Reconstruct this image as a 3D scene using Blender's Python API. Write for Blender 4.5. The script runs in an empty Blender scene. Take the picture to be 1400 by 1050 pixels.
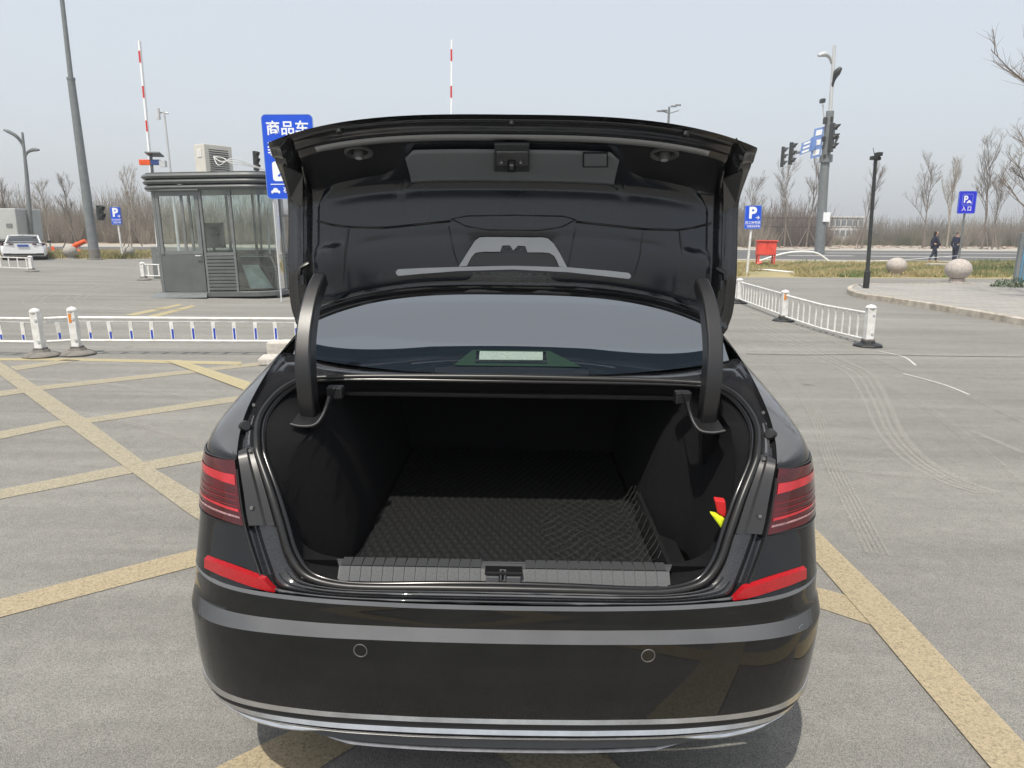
import bpy, bmesh, math, random
from mathutils import Vector, Matrix
random.seed(7)
R = math.radians
scene = bpy.context.scene
COL = scene.collection

# ------------------------------------------------------------------ camera
F, H, PITCH, ROLL = 970.0, 1.66, math.atan(211 / 970), 0.012
cf = Vector((0, math.cos(PITCH), -math.sin(PITCH)))
cr0, cu0 = Vector((1, 0, 0)), Vector((0, math.sin(PITCH), math.cos(PITCH)))
cr = cr0 * math.cos(ROLL) + cu0 * math.sin(ROLL)
cu = cu0 * math.cos(ROLL) - cr0 * math.sin(ROLL)
cam_d = bpy.data.cameras.new('camera')
cam_d.sensor_width = 36; cam_d.lens = F / 1400 * 36
cam_d.clip_start = 0.05; cam_d.clip_end = 6000
cam = bpy.data.objects.new('camera', cam_d); COL.objects.link(cam)
m = Matrix.Identity(4)
for i in range(3):
    m[i][0] = cr[i]; m[i][1] = cu[i]; m[i][2] = -cf[i]
m[0][3], m[1][3], m[2][3] = 0, 0, H
cam.matrix_world = m
scene.camera = cam

# ------------------------------------------------------------------ light
SUN_EL, SUN_AZ = R(62), R(-157)         # behind the camera and a little to its left
world = bpy.data.worlds.new('World'); scene.world = world; world.use_nodes = True
wn = world.node_tree.nodes; wl = world.node_tree.links
sky = wn.new('ShaderNodeTexSky'); sky.sky_type = 'NISHITA'; sky.sun_disc = False
sky.sun_elevation = SUN_EL; sky.sun_rotation = SUN_AZ
sky.air_density = 1.0; sky.dust_density = 5.0; sky.ozone_density = 1.0; sky.altitude = 50
# a thick spring haze whitens the whole dome: the clear sky is blended towards an even pale veil
veil = wn.new('ShaderNodeMixRGB'); veil.inputs[0].default_value = 0.62
veil.inputs[2].default_value = (7.6, 8.05, 8.5, 1)
wl.new(sky.outputs[0], veil.inputs[1])
bg = wn['Background']; bg.inputs['Strength'].default_value = 0.10
wl.new(veil.outputs[0], bg.inputs['Color'])
sd = bpy.data.lights.new('sun', 'SUN'); sd.energy = 3.4; sd.angle = R(0.6); sd.color = (1.0, 0.945, 0.85)
so = bpy.data.objects.new('sun', sd); COL.objects.link(so)
sdir = Vector((math.sin(SUN_AZ) * math.cos(SUN_EL), math.cos(SUN_AZ) * math.cos(SUN_EL), math.sin(SUN_EL)))
so.rotation_euler = sdir.to_track_quat('Z', 'Y').to_euler()
scene.view_settings.view_transform = 'Standard'
scene.view_settings.look = 'None'
scene.view_settings.exposure = 0.38
scene.view_settings.gamma = 1.0
scene.view_settings.use_curve_mapping = False
scene.cycles.use_denoising = True
scene.cycles.max_bounces = 8
scene.cycles.sample_clamp_indirect = 6

# ------------------------------------------------------------------ helpers
def ray(px, py):
    return (cf + cr * ((px - 700) / F) - cu * ((py - 525) / F))
def G(px, py, z=0.0):                    # a point on the ground
    r = ray(px, py); t = (z - H) / r.z
    return Vector((r.x * t, r.y * t, z))
def AT(px, py, Y):                       # a point at distance Y ahead
    r = ray(px, py); t = Y / r.y
    return Vector((r.x * t, Y, H + r.z * t))
UP = Vector((-0.024, 0, 1)).normalized() # the lot drains to one side: true vertical leans a little against it
LEAN = Matrix.Rotation(-0.024, 4, 'Y')

def link(o, parent=None):
    COL.objects.link(o)
    if parent is not None: o.parent = parent
    return o
def empty(name, label, cat, loc=(0, 0, 0), rotz=0, group=None, lean=False):
    o = bpy.data.objects.new(name, None); COL.objects.link(o)
    o.empty_display_size = 0.2
    M_ = Matrix.Rotation(rotz, 4, 'Z')
    if lean: M_ = LEAN @ M_
    M_.translation = Vector(loc)
    o.matrix_world = M_
    o['label'] = label; o['category'] = cat
    if group: o['group'] = group
    return o
def tag(o, label, cat, group=None):
    o['label'] = label; o['category'] = cat
    if group: o['group'] = group
    return o
def struct(o, kind='structure', label=None):
    o['kind'] = kind
    if label: o['label'] = label
    return o
def mkmesh(name, vs, fs, mat, parent=None, smooth=None, solid=None, offset=0.0, bevel=None):
    me = bpy.data.meshes.new(name)
    me.from_pydata([tuple(v) for v in vs], [], fs)
    me.materials.append(mat)
    if smooth:
        me.shade_smooth()
        if smooth is not True: me.set_sharp_from_angle(angle=R(smooth))
    o = bpy.data.objects.new(name, me)
    link(o, parent)
    if solid:
        s = o.modifiers.new('solid', 'SOLIDIFY'); s.thickness = solid; s.offset = offset
    if bevel:
        b = o.modifiers.new('bevel', 'BEVEL'); b.width = bevel; b.segments = 2; b.limit_method = 'ANGLE'
    return o
class MB:
    """collects simple solids into one mesh"""
    def __init__(s): s.v = []; s.f = []
    def add(s, vs, fs):
        n = len(s.v); s.v += [Vector(v) for v in vs]; s.f += [tuple(i + n for i in f) for f in fs]; return s
    def box(s, c, d, rz=0, M_=None):
        x, y, z = d[0] / 2, d[1] / 2, d[2] / 2
        vs = [Vector((sx * x, sy * y, sz * z)) for sz in (-1, 1) for sy in (-1, 1) for sx in (-1, 1)]
        if rz: vs = [Matrix.Rotation(rz, 3, 'Z') @ v for v in vs]
        if M_ is not None: vs = [M_ @ v for v in vs]
        vs = [v + Vector(c) for v in vs]
        return s.add(vs, [(0, 2, 3, 1), (4, 5, 7, 6), (0, 1, 5, 4), (2, 6, 7, 3), (0, 4, 6, 2), (1, 3, 7, 5)])
    def bx(s, x0, x1, y0, y1, z0, z1):
        return s.box(((x0 + x1) / 2, (y0 + y1) / 2, (z0 + z1) / 2), (abs(x1 - x0), abs(y1 - y0), abs(z1 - z0)))
    def tube(s, pts, rad, n=8, caps=True):
        pts = [Vector(p) for p in pts]
        if not hasattr(rad, '__len__'): rad = [rad] * len(pts)
        rings = []; prev = None
        for i, p in enumerate(pts):
            t = (pts[min(i + 1, len(pts) - 1)] - pts[max(i - 1, 0)]).normalized()
            if prev is None:
                a = Vector((0, 0, 1)) if abs(t.z) < 0.9 else Vector((1, 0, 0))
                u = t.cross(a).normalized()
            else:
                u = (prev - t * prev.dot(t)).normalized()
            prev = u; w = t.cross(u)
            rings.append([p + (u * math.cos(2 * math.pi * k / n) + w * math.sin(2 * math.pi * k / n)) * rad[i] for k in range(n)])
        vs = [v for r in rings for v in r]
        fs = [(i * n + k, i * n + (k + 1) % n, (i + 1) * n + (k + 1) % n, (i + 1) * n + k) for i in range(len(pts) - 1) for k in range(n)]
        if caps:
            fs.append(tuple(range(n - 1, -1, -1))); fs.append(tuple((len(pts) - 1) * n + k for k in range(n)))
        return s.add(vs, fs)
    def bar(s, a, b, w, h):              # rectangular bar between two points
        a, b = Vector(a), Vector(b); t = (b - a).normalized()
        up = Vector((0, 0, 1)) if abs(t.z) < 0.9 else Vector((0, 1, 0))
        u = t.cross(up).normalized() * w / 2; v = u.cross(t).normalized() * h / 2
        vs = [p + su * u + sv * v for p in (a, b) for su, sv in ((-1, -1), (1, -1), (1, 1), (-1, 1))]
        return s.add(vs, [(0, 1, 2, 3), (7, 6, 5, 4), (0, 4, 5, 1), (1, 5, 6, 2), (2, 6, 7, 3), (3, 7, 4, 0)])
    def lathe(s, prof, n=20, c=(0, 0, 0), axis='z'):
        c = Vector(c); vs = []; fs = []
        for r_, z_ in prof:
            for k in range(n):
                a = 2 * math.pi * k / n
                p = Vector((r_ * math.cos(a), r_ * math.sin(a), z_))
                if axis == 'x': p = Vector((p.z, p.x, p.y))
                if axis == 'y': p = Vector((p.x, p.z, p.y))
                vs.append(c + p)
        for i in range(len(prof) - 1):
            for k in range(n):
                fs.append((i * n + k, i * n + (k + 1) % n, (i + 1) * n + (k + 1) % n, (i + 1) * n + k))
        fs.append(tuple(range(n - 1, -1, -1))); fs.append(tuple((len(prof) - 1) * n + k for k in range(n)))
        return s.add(vs, fs)
    def prism(s, poly, z0, z1):          # poly in xy extruded in z
        n = len(poly)
        vs = [(x, y, z0) for x, y in poly] + [(x, y, z1) for x, y in poly]
        fs = [tuple(range(n - 1, -1, -1)), tuple(range(n, 2 * n))] + [(k, (k + 1) % n, n + (k + 1) % n, n + k) for k in range(n)]
        return s.add(vs, fs)
    def out(s, name, mat, parent=None, **kw):
        return mkmesh(name, s.v, s.f, mat, parent, **kw)
def grid(P, name, mat, parent=None, closed=False, keep=None, **kw):
    r, c = len(P), len(P[0]); vs = [p for row in P for p in row]; fs = []
    for i in range(r - 1):
        for j in range(c if closed else c - 1):
            if keep and not keep(i, j): continue
            j2 = (j + 1) % c
            fs.append((i * c + j, i * c + j2, (i + 1) * c + j2, (i + 1) * c + j))
    if keep:
        used = sorted({i for f in fs for i in f}); mp_ = {i: k for k, i in enumerate(used)}
        vs = [vs[i] for i in used]; fs = [tuple(mp_[i] for i in f) for f in fs]
    return mkmesh(name, vs, fs, mat, parent, **kw)
def crom(pts, n=6):
    pts = [Vector(p) for p in pts]; out = []
    for i in range(len(pts) - 1):
        p0, p1, p2, p3 = pts[max(i - 1, 0)], pts[i], pts[i + 1], pts[min(i + 2, len(pts) - 1)]
        for k in range(n):
            t = k / n
            out.append(0.5 * ((2 * p1) + (p2 - p0) * t + (2 * p0 - 5 * p1 + 4 * p2 - p3) * t * t + (3 * p1 - p0 - 3 * p2 + p3) * t ** 3))
    out.append(pts[-1]); return out
def lerp(a, b, t): return a + (b - a) * t
def interp(xs, ys, x):
    if x <= xs[0]: return ys[0]
    for i in range(len(xs) - 1):
        if x <= xs[i + 1]:
            t = (x - xs[i]) / (xs[i + 1] - xs[i]); return ys[i] + (ys[i + 1] - ys[i]) * t
    return ys[-1]
def copy_tree(o, parent=None):
    c = o.copy(); COL.objects.link(c)
    if parent is not None:
        c.parent = parent; c.matrix_parent_inverse = o.matrix_parent_inverse
    for ch in list(o.children): copy_tree(ch, c)
    return c

# ------------------------------------------------------------------ materials
def mat(name, col, rough=0.6, metal=0.0, var=0.0, scale=5.0, bump=0.0, bscale=None, spec=0.5, coat=0.0, ior=None, trans=0.0, emit=None, alpha=1.0, col2=None, detail=6.0, stretch=None, dust=0.0):
    m_ = bpy.data.materials.new(name); m_.use_nodes = True
    nt = m_.node_tree; n = nt.nodes; l = nt.links; b = n['Principled BSDF']
    b.inputs['Base Color'].default_value = (*col, 1); b.inputs['Roughness'].default_value = rough
    b.inputs['Metallic'].default_value = metal; b.inputs['Specular IOR Level'].default_value = spec
    b.inputs['Coat Weight'].default_value = coat; b.inputs['Coat Roughness'].default_value = 0.015; b.inputs['Coat IOR'].default_value = 1.5
    if ior: b.inputs['IOR'].default_value = ior
    b.inputs['Transmission Weight'].default_value = trans
    b.inputs['Alpha'].default_value = alpha
    if emit: b.inputs['Emission Color'].default_value = (*emit, 1); b.inputs['Emission Strength'].default_value = 1
    tc = n.new('ShaderNodeTexCoord')
    src = tc.outputs['Object']
    if stretch:
        mp = n.new('ShaderNodeMapping'); mp.inputs['Scale'].default_value = stretch; l.new(src, mp.inputs[0]); src = mp.outputs[0]
    if var or col2:
        no = n.new('ShaderNodeTexNoise'); no.inputs['Scale'].default_value = scale; no.inputs['Detail'].default_value = detail
        l.new(src, no.inputs[0])
        cr_ = n.new('ShaderNodeValToRGB'); cr_.color_ramp.elements[0].position = 0.3; cr_.color_ramp.elements[1].position = 0.7
        c1 = [max(0, c * (1 - var)) for c in col]; c2 = col2 if col2 else [min(1, c * (1 + var)) for c in col]
        cr_.color_ramp.elements[0].color = (*c1, 1); cr_.color_ramp.elements[1].color = (*c2, 1)
        l.new(no.outputs[0], cr_.inputs[0]); l.new(cr_.outputs[0], b.inputs['Base Color'])
        rr = n.new('ShaderNodeMapRange'); rr.inputs[3].default_value = max(0, rough - 0.5 * var * rough); rr.inputs[4].default_value = min(1, rough + 0.5 * var * rough)
        l.new(no.outputs[0], rr.inputs[0]); l.new(rr.outputs[0], b.inputs['Roughness'])
    if bump:
        nb = n.new('ShaderNodeTexNoise'); nb.inputs['Scale'].default_value = bscale or scale * 3; nb.inputs['Detail'].default_value = 4
        l.new(src, nb.inputs[0]); bp = n.new('ShaderNodeBump'); bp.inputs['Strength'].default_value = bump; bp.inputs['Distance'].default_value = 0.01
        l.new(nb.outputs[0], bp.inputs['Height']); l.new(bp.outputs[0], b.inputs['Normal'])
    return m_
def paint(name, col, dust_sheen_col=(0.3, 0.28, 0.25), dust=0.02, rough=0.03, metal=0.0, spec=0.5, coat=0.0, sky_sheen=0.0):
    """glossy car paint under a thin uneven film of dust"""
    m_ = mat(name, col, rough, metal, spec=spec, coat=coat)
    nt = m_.node_tree; n = nt.nodes; l = nt.links; b = n['Principled BSDF']
    tc = n.new('ShaderNodeTexCoord')
    a = n.new('ShaderNodeTexNoise'); a.inputs['Scale'].default_value = 7; a.inputs['Detail'].default_value = 8; l.new(tc.outputs['Object'], a.inputs[0])
    s_ = n.new('ShaderNodeTexNoise'); s_.inputs['Scale'].default_value = 260; s_.inputs['Detail'].default_value = 2; l.new(tc.outputs['Object'], s_.inputs[0])
    mu = n.new('ShaderNodeMath'); mu.operation = 'MULTIPLY'; l.new(a.outputs[0], mu.inputs[0]); l.new(s_.outputs[0], mu.inputs[1])
    mr = n.new('ShaderNodeMapRange'); mr.inputs[1].default_value = 0.15; mr.inputs[2].default_value = 0.45; mr.inputs[3].default_value = 0; mr.inputs[4].default_value = dust * 2
    l.new(mu.outputs[0], mr.inputs[0])
    mx = n.new('ShaderNodeMixRGB'); mx.inputs[1].default_value = (*col, 1); mx.inputs[2].default_value = (*dust_sheen_col, 1)
    if sky_sheen:                            # reflected sky painted in as a paler colour on upward faces
        ge = n.new('ShaderNodeNewGeometry'); sx_ = n.new('ShaderNodeSeparateXYZ'); l.new(ge.outputs['Normal'], sx_.inputs[0])
        up_ = n.new('ShaderNodeMapRange'); up_.inputs[1].default_value = 0.42; up_.inputs[2].default_value = 0.74; up_.inputs[3].default_value = 0; up_.inputs[4].default_value = sky_sheen
        l.new(sx_.outputs[2], up_.inputs[0])
        un = n.new('ShaderNodeMapRange'); un.inputs[1].default_value = 0.3; un.inputs[2].default_value = 0.7; un.inputs[3].default_value = 0.88; un.inputs[4].default_value = 1.1; l.new(a.outputs[0], un.inputs[0])
        m3 = n.new('ShaderNodeMath'); m3.operation = 'MULTIPLY'; l.new(up_.outputs[0], m3.inputs[0]); l.new(un.outputs[0], m3.inputs[1])
        ad_ = n.new('ShaderNodeMath'); ad_.operation = 'ADD'; l.new(mr.outputs[0], ad_.inputs[0]); l.new(m3.outputs[0], ad_.inputs[1]); l.new(ad_.outputs[0], mx.inputs[0])
    else: l.new(mr.outputs[0], mx.inputs[0])
    l.new(mx.outputs[0], b.inputs['Base Color'])
    r2 = n.new('ShaderNodeMapRange'); r2.inputs[3].default_value = rough; r2.inputs[4].default_value = rough + dust * 1.5
    l.new(mu.outputs[0], r2.inputs[0]); l.new(r2.outputs[0], b.inputs['Roughness'])
    return m_
def glass(name, tint=(0.8, 0.85, 0.85), rough=0.0, opac=0.25, refl=1.5, dirt=0.0):
    """thin pane: tinted clear layer + real mirror reflection, with some grime"""
    m_ = bpy.data.materials.new(name); m_.use_nodes = True; nt = m_.node_tree; n = nt.nodes; l = nt.links
    n.remove(n['Principled BSDF']); o = n['Material Output']
    t = n.new('ShaderNodeBsdfTransparent'); t.inputs[0].default_value = (*tint, 1)
    g = n.new('ShaderNodeBsdfGlossy'); g.inputs['Roughness'].default_value = rough
    fr = n.new('ShaderNodeFresnel'); fr.inputs[0].default_value = refl
    mx = n.new('ShaderNodeMixShader'); l.new(fr.outputs[0], mx.inputs[0]); l.new(t.outputs[0], mx.inputs[1]); l.new(g.outputs[0], mx.inputs[2])
    last = mx.outputs[0]
    if dirt:
        d = n.new('ShaderNodeBsdfDiffuse'); d.inputs[0].default_value = (0.45, 0.45, 0.42, 1)
        tc = n.new('ShaderNodeTexCoord'); no = n.new('ShaderNodeTexNoise'); no.inputs['Scale'].default_value = 4; no.inputs['Detail'].default_value = 8
        l.new(tc.outputs['Object'], no.inputs[0])
        mr = n.new('ShaderNodeMapRange'); mr.inputs[1].default_value = 0.35; mr.inputs[2].default_value = 0.75; mr.inputs[3].default_value = dirt * 0.4; mr.inputs[4].default_value = dirt * 1.6
        l.new(no.outputs[0], mr.inputs[0])
        m2 = n.new('ShaderNodeMixShader'); l.new(mr.outputs[0], m2.inputs[0]); l.new(last, m2.inputs[1]); l.new(d.outputs[0], m2.inputs[2]); last = m2.outputs[0]
    l.new(last, o.inputs[0]); return m_

M_black = paint('black_paint', (0.004, 0.0045, 0.005), dust=0.008, rough=0.35, spec=0.0, coat=1.0, dust_sheen_col=(0.40, 0.41, 0.43), sky_sheen=0.20)
M_blackin = paint('black_paint_inner', (0.012, 0.013, 0.016), dust=0.03, rough=0.14, spec=0.7)
M_plastic = mat('black_plastic', (0.012, 0.012, 0.013), 0.38, bump=0.15, bscale=900, var=0.2, scale=3)
M_liner = mat('lid_liner_plastic', (0.0125, 0.016, 0.022), 0.22, var=0.12, scale=2, bump=0.03, bscale=700, spec=0.6)
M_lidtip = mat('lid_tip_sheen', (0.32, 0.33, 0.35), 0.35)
M_lidgrey = mat('lid_trim_grey', (0.20, 0.215, 0.24), 0.4, var=0.06, scale=3, bump=0.1, bscale=900)
M_grey = mat('grey_plastic', (0.075, 0.078, 0.085), 0.45, var=0.08, scale=3, bump=0.2, bscale=1200)
M_felt = mat('trunk_felt', (0.0065, 0.0065, 0.0075), 0.95, var=0.35, scale=60, bump=0.5, bscale=600, spec=0.2)
M_rubber = mat('rubber', (0.012, 0.012, 0.012), 0.35, var=0.2, scale=30)
M_gloss = mat('gloss_rubber', (0.009, 0.009, 0.01), 0.2)
M_chrome = mat('satin_chrome', (0.62, 0.62, 0.62), 0.16, 1.0, var=0.1, scale=20)
M_steel = mat('bare_steel', (0.35, 0.35, 0.36), 0.35, 0.9, var=0.2, scale=40)
M_arm = mat('arm_paint', (0.012, 0.012, 0.013), 0.32, var=0.1, scale=8, bump=0.05, bscale=400)
M_lampred = mat('lamp_lens', (0.060, 0.002, 0.005), 0.04, var=0.45, scale=14, spec=0.5, coat=0.4)
M_lampbar = mat('lamp_bar', (0.42, 0.007, 0.015), 0.1, spec=0.7, coat=0.6, var=0.2, scale=30)
M_lampline = mat('lamp_line', (0.16, 0.005, 0.011), 0.15, coat=0.6)
M_lampclear = mat('lamp_clear', (0.30, 0.17, 0.18), 0.12, coat=0.6, var=0.5, scale=120)
M_reflector = mat('reflector_red', (0.42, 0.008, 0.014), 0.22, coat=0.5, var=0.15, scale=150, bump=0.3, bscale=500)
M_glassdark = mat('privacy_glass', (0.012, 0.018, 0.026), 0.01, spec=0.5, ior=3.3)
M_glassside = mat('side_glass', (0.010, 0.012, 0.013), 0.02, spec=0.6)
M_tyre = mat('tyre_rubber', (0.02, 0.02, 0.02), 0.85, bump=0.3, bscale=80)
M_alloy = mat('alloy', (0.45, 0.45, 0.46), 0.3, 0.9)
M_white = mat('white_paint', (0.72, 0.73, 0.74), 0.4, var=0.08, scale=6)
M_whitecar = paint('white_car_paint', (0.75, 0.76, 0.77), dust=0.02, rough=0.06)
M_whitedirty = mat('worn_white_paint', (0.78, 0.78, 0.77), 0.5, col2=(0.55, 0.54, 0.51), scale=9, detail=10)
M_fblue = mat('blue_sticker', (0.02, 0.06, 0.42), 0.35)
M_orange = mat('orange_sticker', (0.65, 0.22, 0.03), 0.35)
M_concrete = mat('concrete', (0.33, 0.31, 0.28), 0.9, var=0.25, scale=12, bump=0.5, bscale=120)
M_concdark = mat('dark_concrete', (0.17, 0.16, 0.145), 0.9, var=0.3, scale=12, bump=0.5, bscale=120)
M_granite = mat('granite', (0.27, 0.235, 0.21), 0.75, col2=(0.55, 0.50, 0.46), scale=28, detail=8, bump=0.3, bscale=150)
M_boothgrey = mat('booth_grey_paint', (0.105, 0.113, 0.113), 0.42, var=0.12, scale=3, bump=0.05, bscale=30)
M_boothlight = mat('booth_frame_paint', (0.15, 0.162, 0.162), 0.4, var=0.12, scale=5)
M_boothglass = glass('booth_glass', (0.90, 0.94, 0.92), opac=0.2, refl=1.5, dirt=0.08)
M_pole = mat('galvanised_grey', (0.16, 0.175, 0.18), 0.5, var=0.12, scale=4)
M_polelight = mat('pale_metal', (0.5, 0.52, 0.53), 0.45, var=0.1, scale=6)
M_dark = mat('dark_metal', (0.018, 0.02, 0.02), 0.45, var=0.2, scale=8)
M_sigblue = mat('sign_blue', (0.005, 0.075, 0.62), 0.3, var=0.06, scale=3)
M_sigblue2 = mat('sign_blue_deep', (0.004, 0.008, 0.62), 0.3, var=0.05, scale=3)
M_sigpale = mat('sign_pale_blue', (0.16, 0.27, 0.58), 0.4)
M_sigwhite = mat('sign_white', (0.82, 0.84, 0.85), 0.35)
M_red = mat('red_paint', (0.55, 0.03, 0.03), 0.4)
M_redcab = mat('red_cabinet_paint', (0.72, 0.075, 0.05), 0.5, var=0.15, scale=4)
M_orplas = mat('orange_plastic', (0.75, 0.10, 0.02), 0.5, var=0.15, scale=6)
M_navy = mat('navy_cloth', (0.012, 0.016, 0.045), 0.85, var=0.2, scale=10)
M_hair = mat('black_hair', (0.008, 0.007, 0.006), 0.5)
M_skin = mat('skin', (0.50, 0.30, 0.22), 0.5)
M_bark = mat('bark', (0.17, 0.14, 0.115), 0.9, var=0.25, scale=6)
M_barkpale = mat('pale_bark', (0.30, 0.26, 0.21), 0.9, var=0.2, scale=4)
M_twig = mat('twigs', (0.29, 0.245, 0.195), 0.9, var=0.35, scale=0.25, col2=(0.37, 0.32, 0.26))
M_twigfar = mat('far_twigs', (0.22, 0.19, 0.155), 0.9, var=0.3, scale=0.15)
M_yellow = mat('hi_vis_yellow', (0.75, 0.85, 0.02), 0.6)
# ================================================================== ground
def asphalt_mat(name, base, light, speck=1.0, tint=(1, 1, 1)):
    m_ = bpy.data.materials.new(name); m_.use_nodes = True; nt = m_.node_tree; n = nt.nodes; l = nt.links; b = n['Principled BSDF']
    tc = n.new('ShaderNodeTexCoord'); src = tc.outputs['Object']
    def noise(sc, det=4, rough=0.5, vec=None):
        x = n.new('ShaderNodeTexNoise'); x.inputs['Scale'].default_value = sc; x.inputs['Detail'].default_value = det; x.inputs['Roughness'].default_value = rough
        l.new(vec or src, x.inputs[0]); return x.outputs[0]
    def ramp(v, a, c, lo, hi):
        x = n.new('ShaderNodeMapRange'); x.inputs[1].default_value = a; x.inputs[2].default_value = c; x.inputs[3].default_value = lo; x.inputs[4].default_value = hi
        l.new(v, x.inputs[0]); return x.outputs[0]
    def mul(a, c):
        x = n.new('ShaderNodeMath'); x.operation = 'MULTIPLY'; l.new(a, x.inputs[0])
        if isinstance(c, float): x.inputs[1].default_value = c
        else: l.new(c, x.inputs[1])
        return x.outputs[0]
    mp = n.new('ShaderNodeMapping'); mp.inputs['Scale'].default_value = (0.12, 1.6, 1); mp.inputs['Rotation'].default_value = (0, 0, R(4)); l.new(src, mp.inputs[0])
    mp2 = n.new('ShaderNodeMapping'); mp2.inputs['Scale'].default_value = (0.35, 3.2, 1); mp2.inputs['Rotation'].default_value = (0, 0, R(-22)); l.new(src, mp2.inputs[0])
    big = ramp(noise(0.22, 6, 0.6), 0.3, 0.72, 0.0, 1.0)
    streak = ramp(noise(1.0, 6, 0.6, mp.outputs[0]), 0.32, 0.7, 0.0, 1.0)
    streak2 = ramp(noise(1.0, 5, 0.6, mp2.outputs[0]), 0.42, 0.75, 0.0, 1.0)
    a1 = n.new('ShaderNodeMath'); a1.operation = 'ADD'; l.new(mul(big, 0.40), a1.inputs[0]); l.new(mul(streak, 0.40), a1.inputs[1])
    a2 = n.new('ShaderNodeMath'); a2.operation = 'ADD'; l.new(a1.outputs[0], a2.inputs[0]); l.new(mul(streak2, 0.35), a2.inputs[1])
    mx = n.new('ShaderNodeMixRGB'); mx.inputs[1].default_value = (*base, 1); mx.inputs[2].default_value = (*light, 1); l.new(a2.outputs[0], mx.inputs[0])
    # aggregate: stones of different greys, dark pores between
    vo = n.new('ShaderNodeTexVoronoi'); vo.inputs['Scale'].default_value = 260; l.new(src, vo.inputs[0])
    sv = n.new('ShaderNodeSeparateColor'); l.new(vo.outputs['Color'], sv.inputs[0])
    st = ramp(sv.outputs[0], 0, 1, 1 - 0.17 * speck, 1 + 0.17 * speck)
    pore = ramp(vo.outputs['Distance'], 0.35, 0.75, 1.06, 1 - 0.35 * speck)
    fine = ramp(noise(420, 2), 0.3, 0.7, 1 - 0.18 * speck, 1 + 0.18 * speck)
    mid = ramp(noise(9, 6, 0.7), 0.3, 0.7, 0.90, 1.08)
    k = mul(mul(mul(st, pore), fine), mid)
    vm = n.new('ShaderNodeVectorMath'); vm.operation = 'SCALE'; l.new(mx.outputs[0], vm.inputs[0]); l.new(k, vm.inputs['Scale'])
    # dark oil drips
    vd = n.new('ShaderNodeTexVoronoi'); vd.inputs['Scale'].default_value = 0.8; l.new(src, vd.inputs[0])
    nd = n.new('ShaderNodeMath'); nd.operation = 'ADD'; l.new(vd.outputs['Distance'], nd.inputs[0]); l.new(mul(noise(14, 4), 0.12), nd.inputs[1])
    drip = ramp(nd.outputs[0], 0.085, 0.12, 0.6, 1.0)
    v2 = n.new('ShaderNodeVectorMath'); v2.operation = 'SCALE'; l.new(vm.outputs[0], v2.inputs[0]); l.new(drip, v2.inputs['Scale'])
    l.new(v2.outputs[0], b.inputs['Base Color']); b.inputs['Roughness'].default_value = 0.85; b.inputs['Specular IOR Level'].default_value = 0.25
    bp = n.new('ShaderNodeBump'); bp.inputs['Strength'].default_value = 0.5; bp.inputs['Distance'].default_value = 0.004
    l.new(pore, bp.inputs['Height']); l.new(bp.outputs[0], b.inputs['Normal'])
    return m_
def worn_mat(name, col, col2, wear=0.35, amin=0.55, amax=0.95):
    """thin paint rubbed away to the asphalt below it"""
    m_ = bpy.data.materials.new(name); m_.use_nodes = True; nt = m_.node_tree; n = nt.nodes; l = nt.links; b = n['Principled BSDF']
    b.inputs['Roughness'].default_value = 0.8; b.inputs['Specular IOR Level'].default_value = 0.25
    tc = n.new('ShaderNodeTexCoord')
    a = n.new('ShaderNodeTexNoise'); a.inputs['Scale'].default_value = 5; a.inputs['Detail'].default_value = 10; a.inputs['Roughness'].default_value = 0.65; l.new(tc.outputs['Object'], a.inputs[0])
    mx = n.new('ShaderNodeMixRGB'); mx.inputs[1].default_value = (*col, 1); mx.inputs[2].default_value = (*col2, 1); l.new(a.outputs[0], mx.inputs[0])
    g = n.new('ShaderNodeTexNoise'); g.inputs['Scale'].default_value = 160; g.inputs['Detail'].default_value = 4; l.new(tc.outputs['Object'], g.inputs[0])
    c = n.new('ShaderNodeMapRange'); c.inputs[1].default_value = 0.3; c.inputs[2].default_value = 0.7; c.inputs[3].default_value = 0.78; c.inputs[4].default_value = 1.2; l.new(g.outputs[0], c.inputs[0])
    vm = n.new('ShaderNodeVectorMath'); vm.operation = 'SCALE'; l.new(mx.outputs[0], vm.inputs[0]); l.new(c.outputs[0], vm.inputs['Scale']); l.new(vm.outputs[0], b.inputs['Base Color'])
    w = n.new('ShaderNodeTexNoise'); w.inputs['Scale'].default_value = 70; w.inputs['Detail'].default_value = 8; w.inputs['Roughness'].default_value = 0.75
    mp = n.new('ShaderNodeMapping'); mp.inputs['Scale'].default_value = (1.0, 1.3, 1); l.new(tc.outputs['Object'], mp.inputs[0]); l.new(mp.outputs[0], w.inputs[0])
    ad = n.new('ShaderNodeMath'); ad.operation = 'ADD'; l.new(w.outputs[0], ad.inputs[0])
    hs = n.new('ShaderNodeMath'); hs.operation = 'MULTIPLY'; hs.inputs[1].default_value = 0.15; l.new(a.outputs[0], hs.inputs[0]); l.new(hs.outputs[0], ad.inputs[1])
    al = n.new('ShaderNodeMapRange'); al.inputs[1].default_value = 0.42 + wear * 0.2; al.inputs[2].default_value = 0.55 + wear * 0.4; al.inputs[3].default_value = amin; al.inputs[4].default_value = amax
    l.new(ad.outputs[0], al.inputs[0]); l.new(al.outputs[0], b.inputs['Alpha'])
    return m_
M_lot = asphalt_mat('lot_asphalt', (0.175, 0.170, 0.157), (0.325, 0.315, 0.288))
M_road = asphalt_mat('road_asphalt', (0.09, 0.088, 0.09), (0.15, 0.148, 0.145), 0.3)
M_yline = worn_mat('worn_yellow_line', (0.41, 0.335, 0.215), (0.34, 0.29, 0.20), 0.12)
M_yline2 = worn_mat('worn_yellow_line_old', (0.40, 0.355, 0.25), (0.33, 0.30, 0.23), 0.2)
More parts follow.
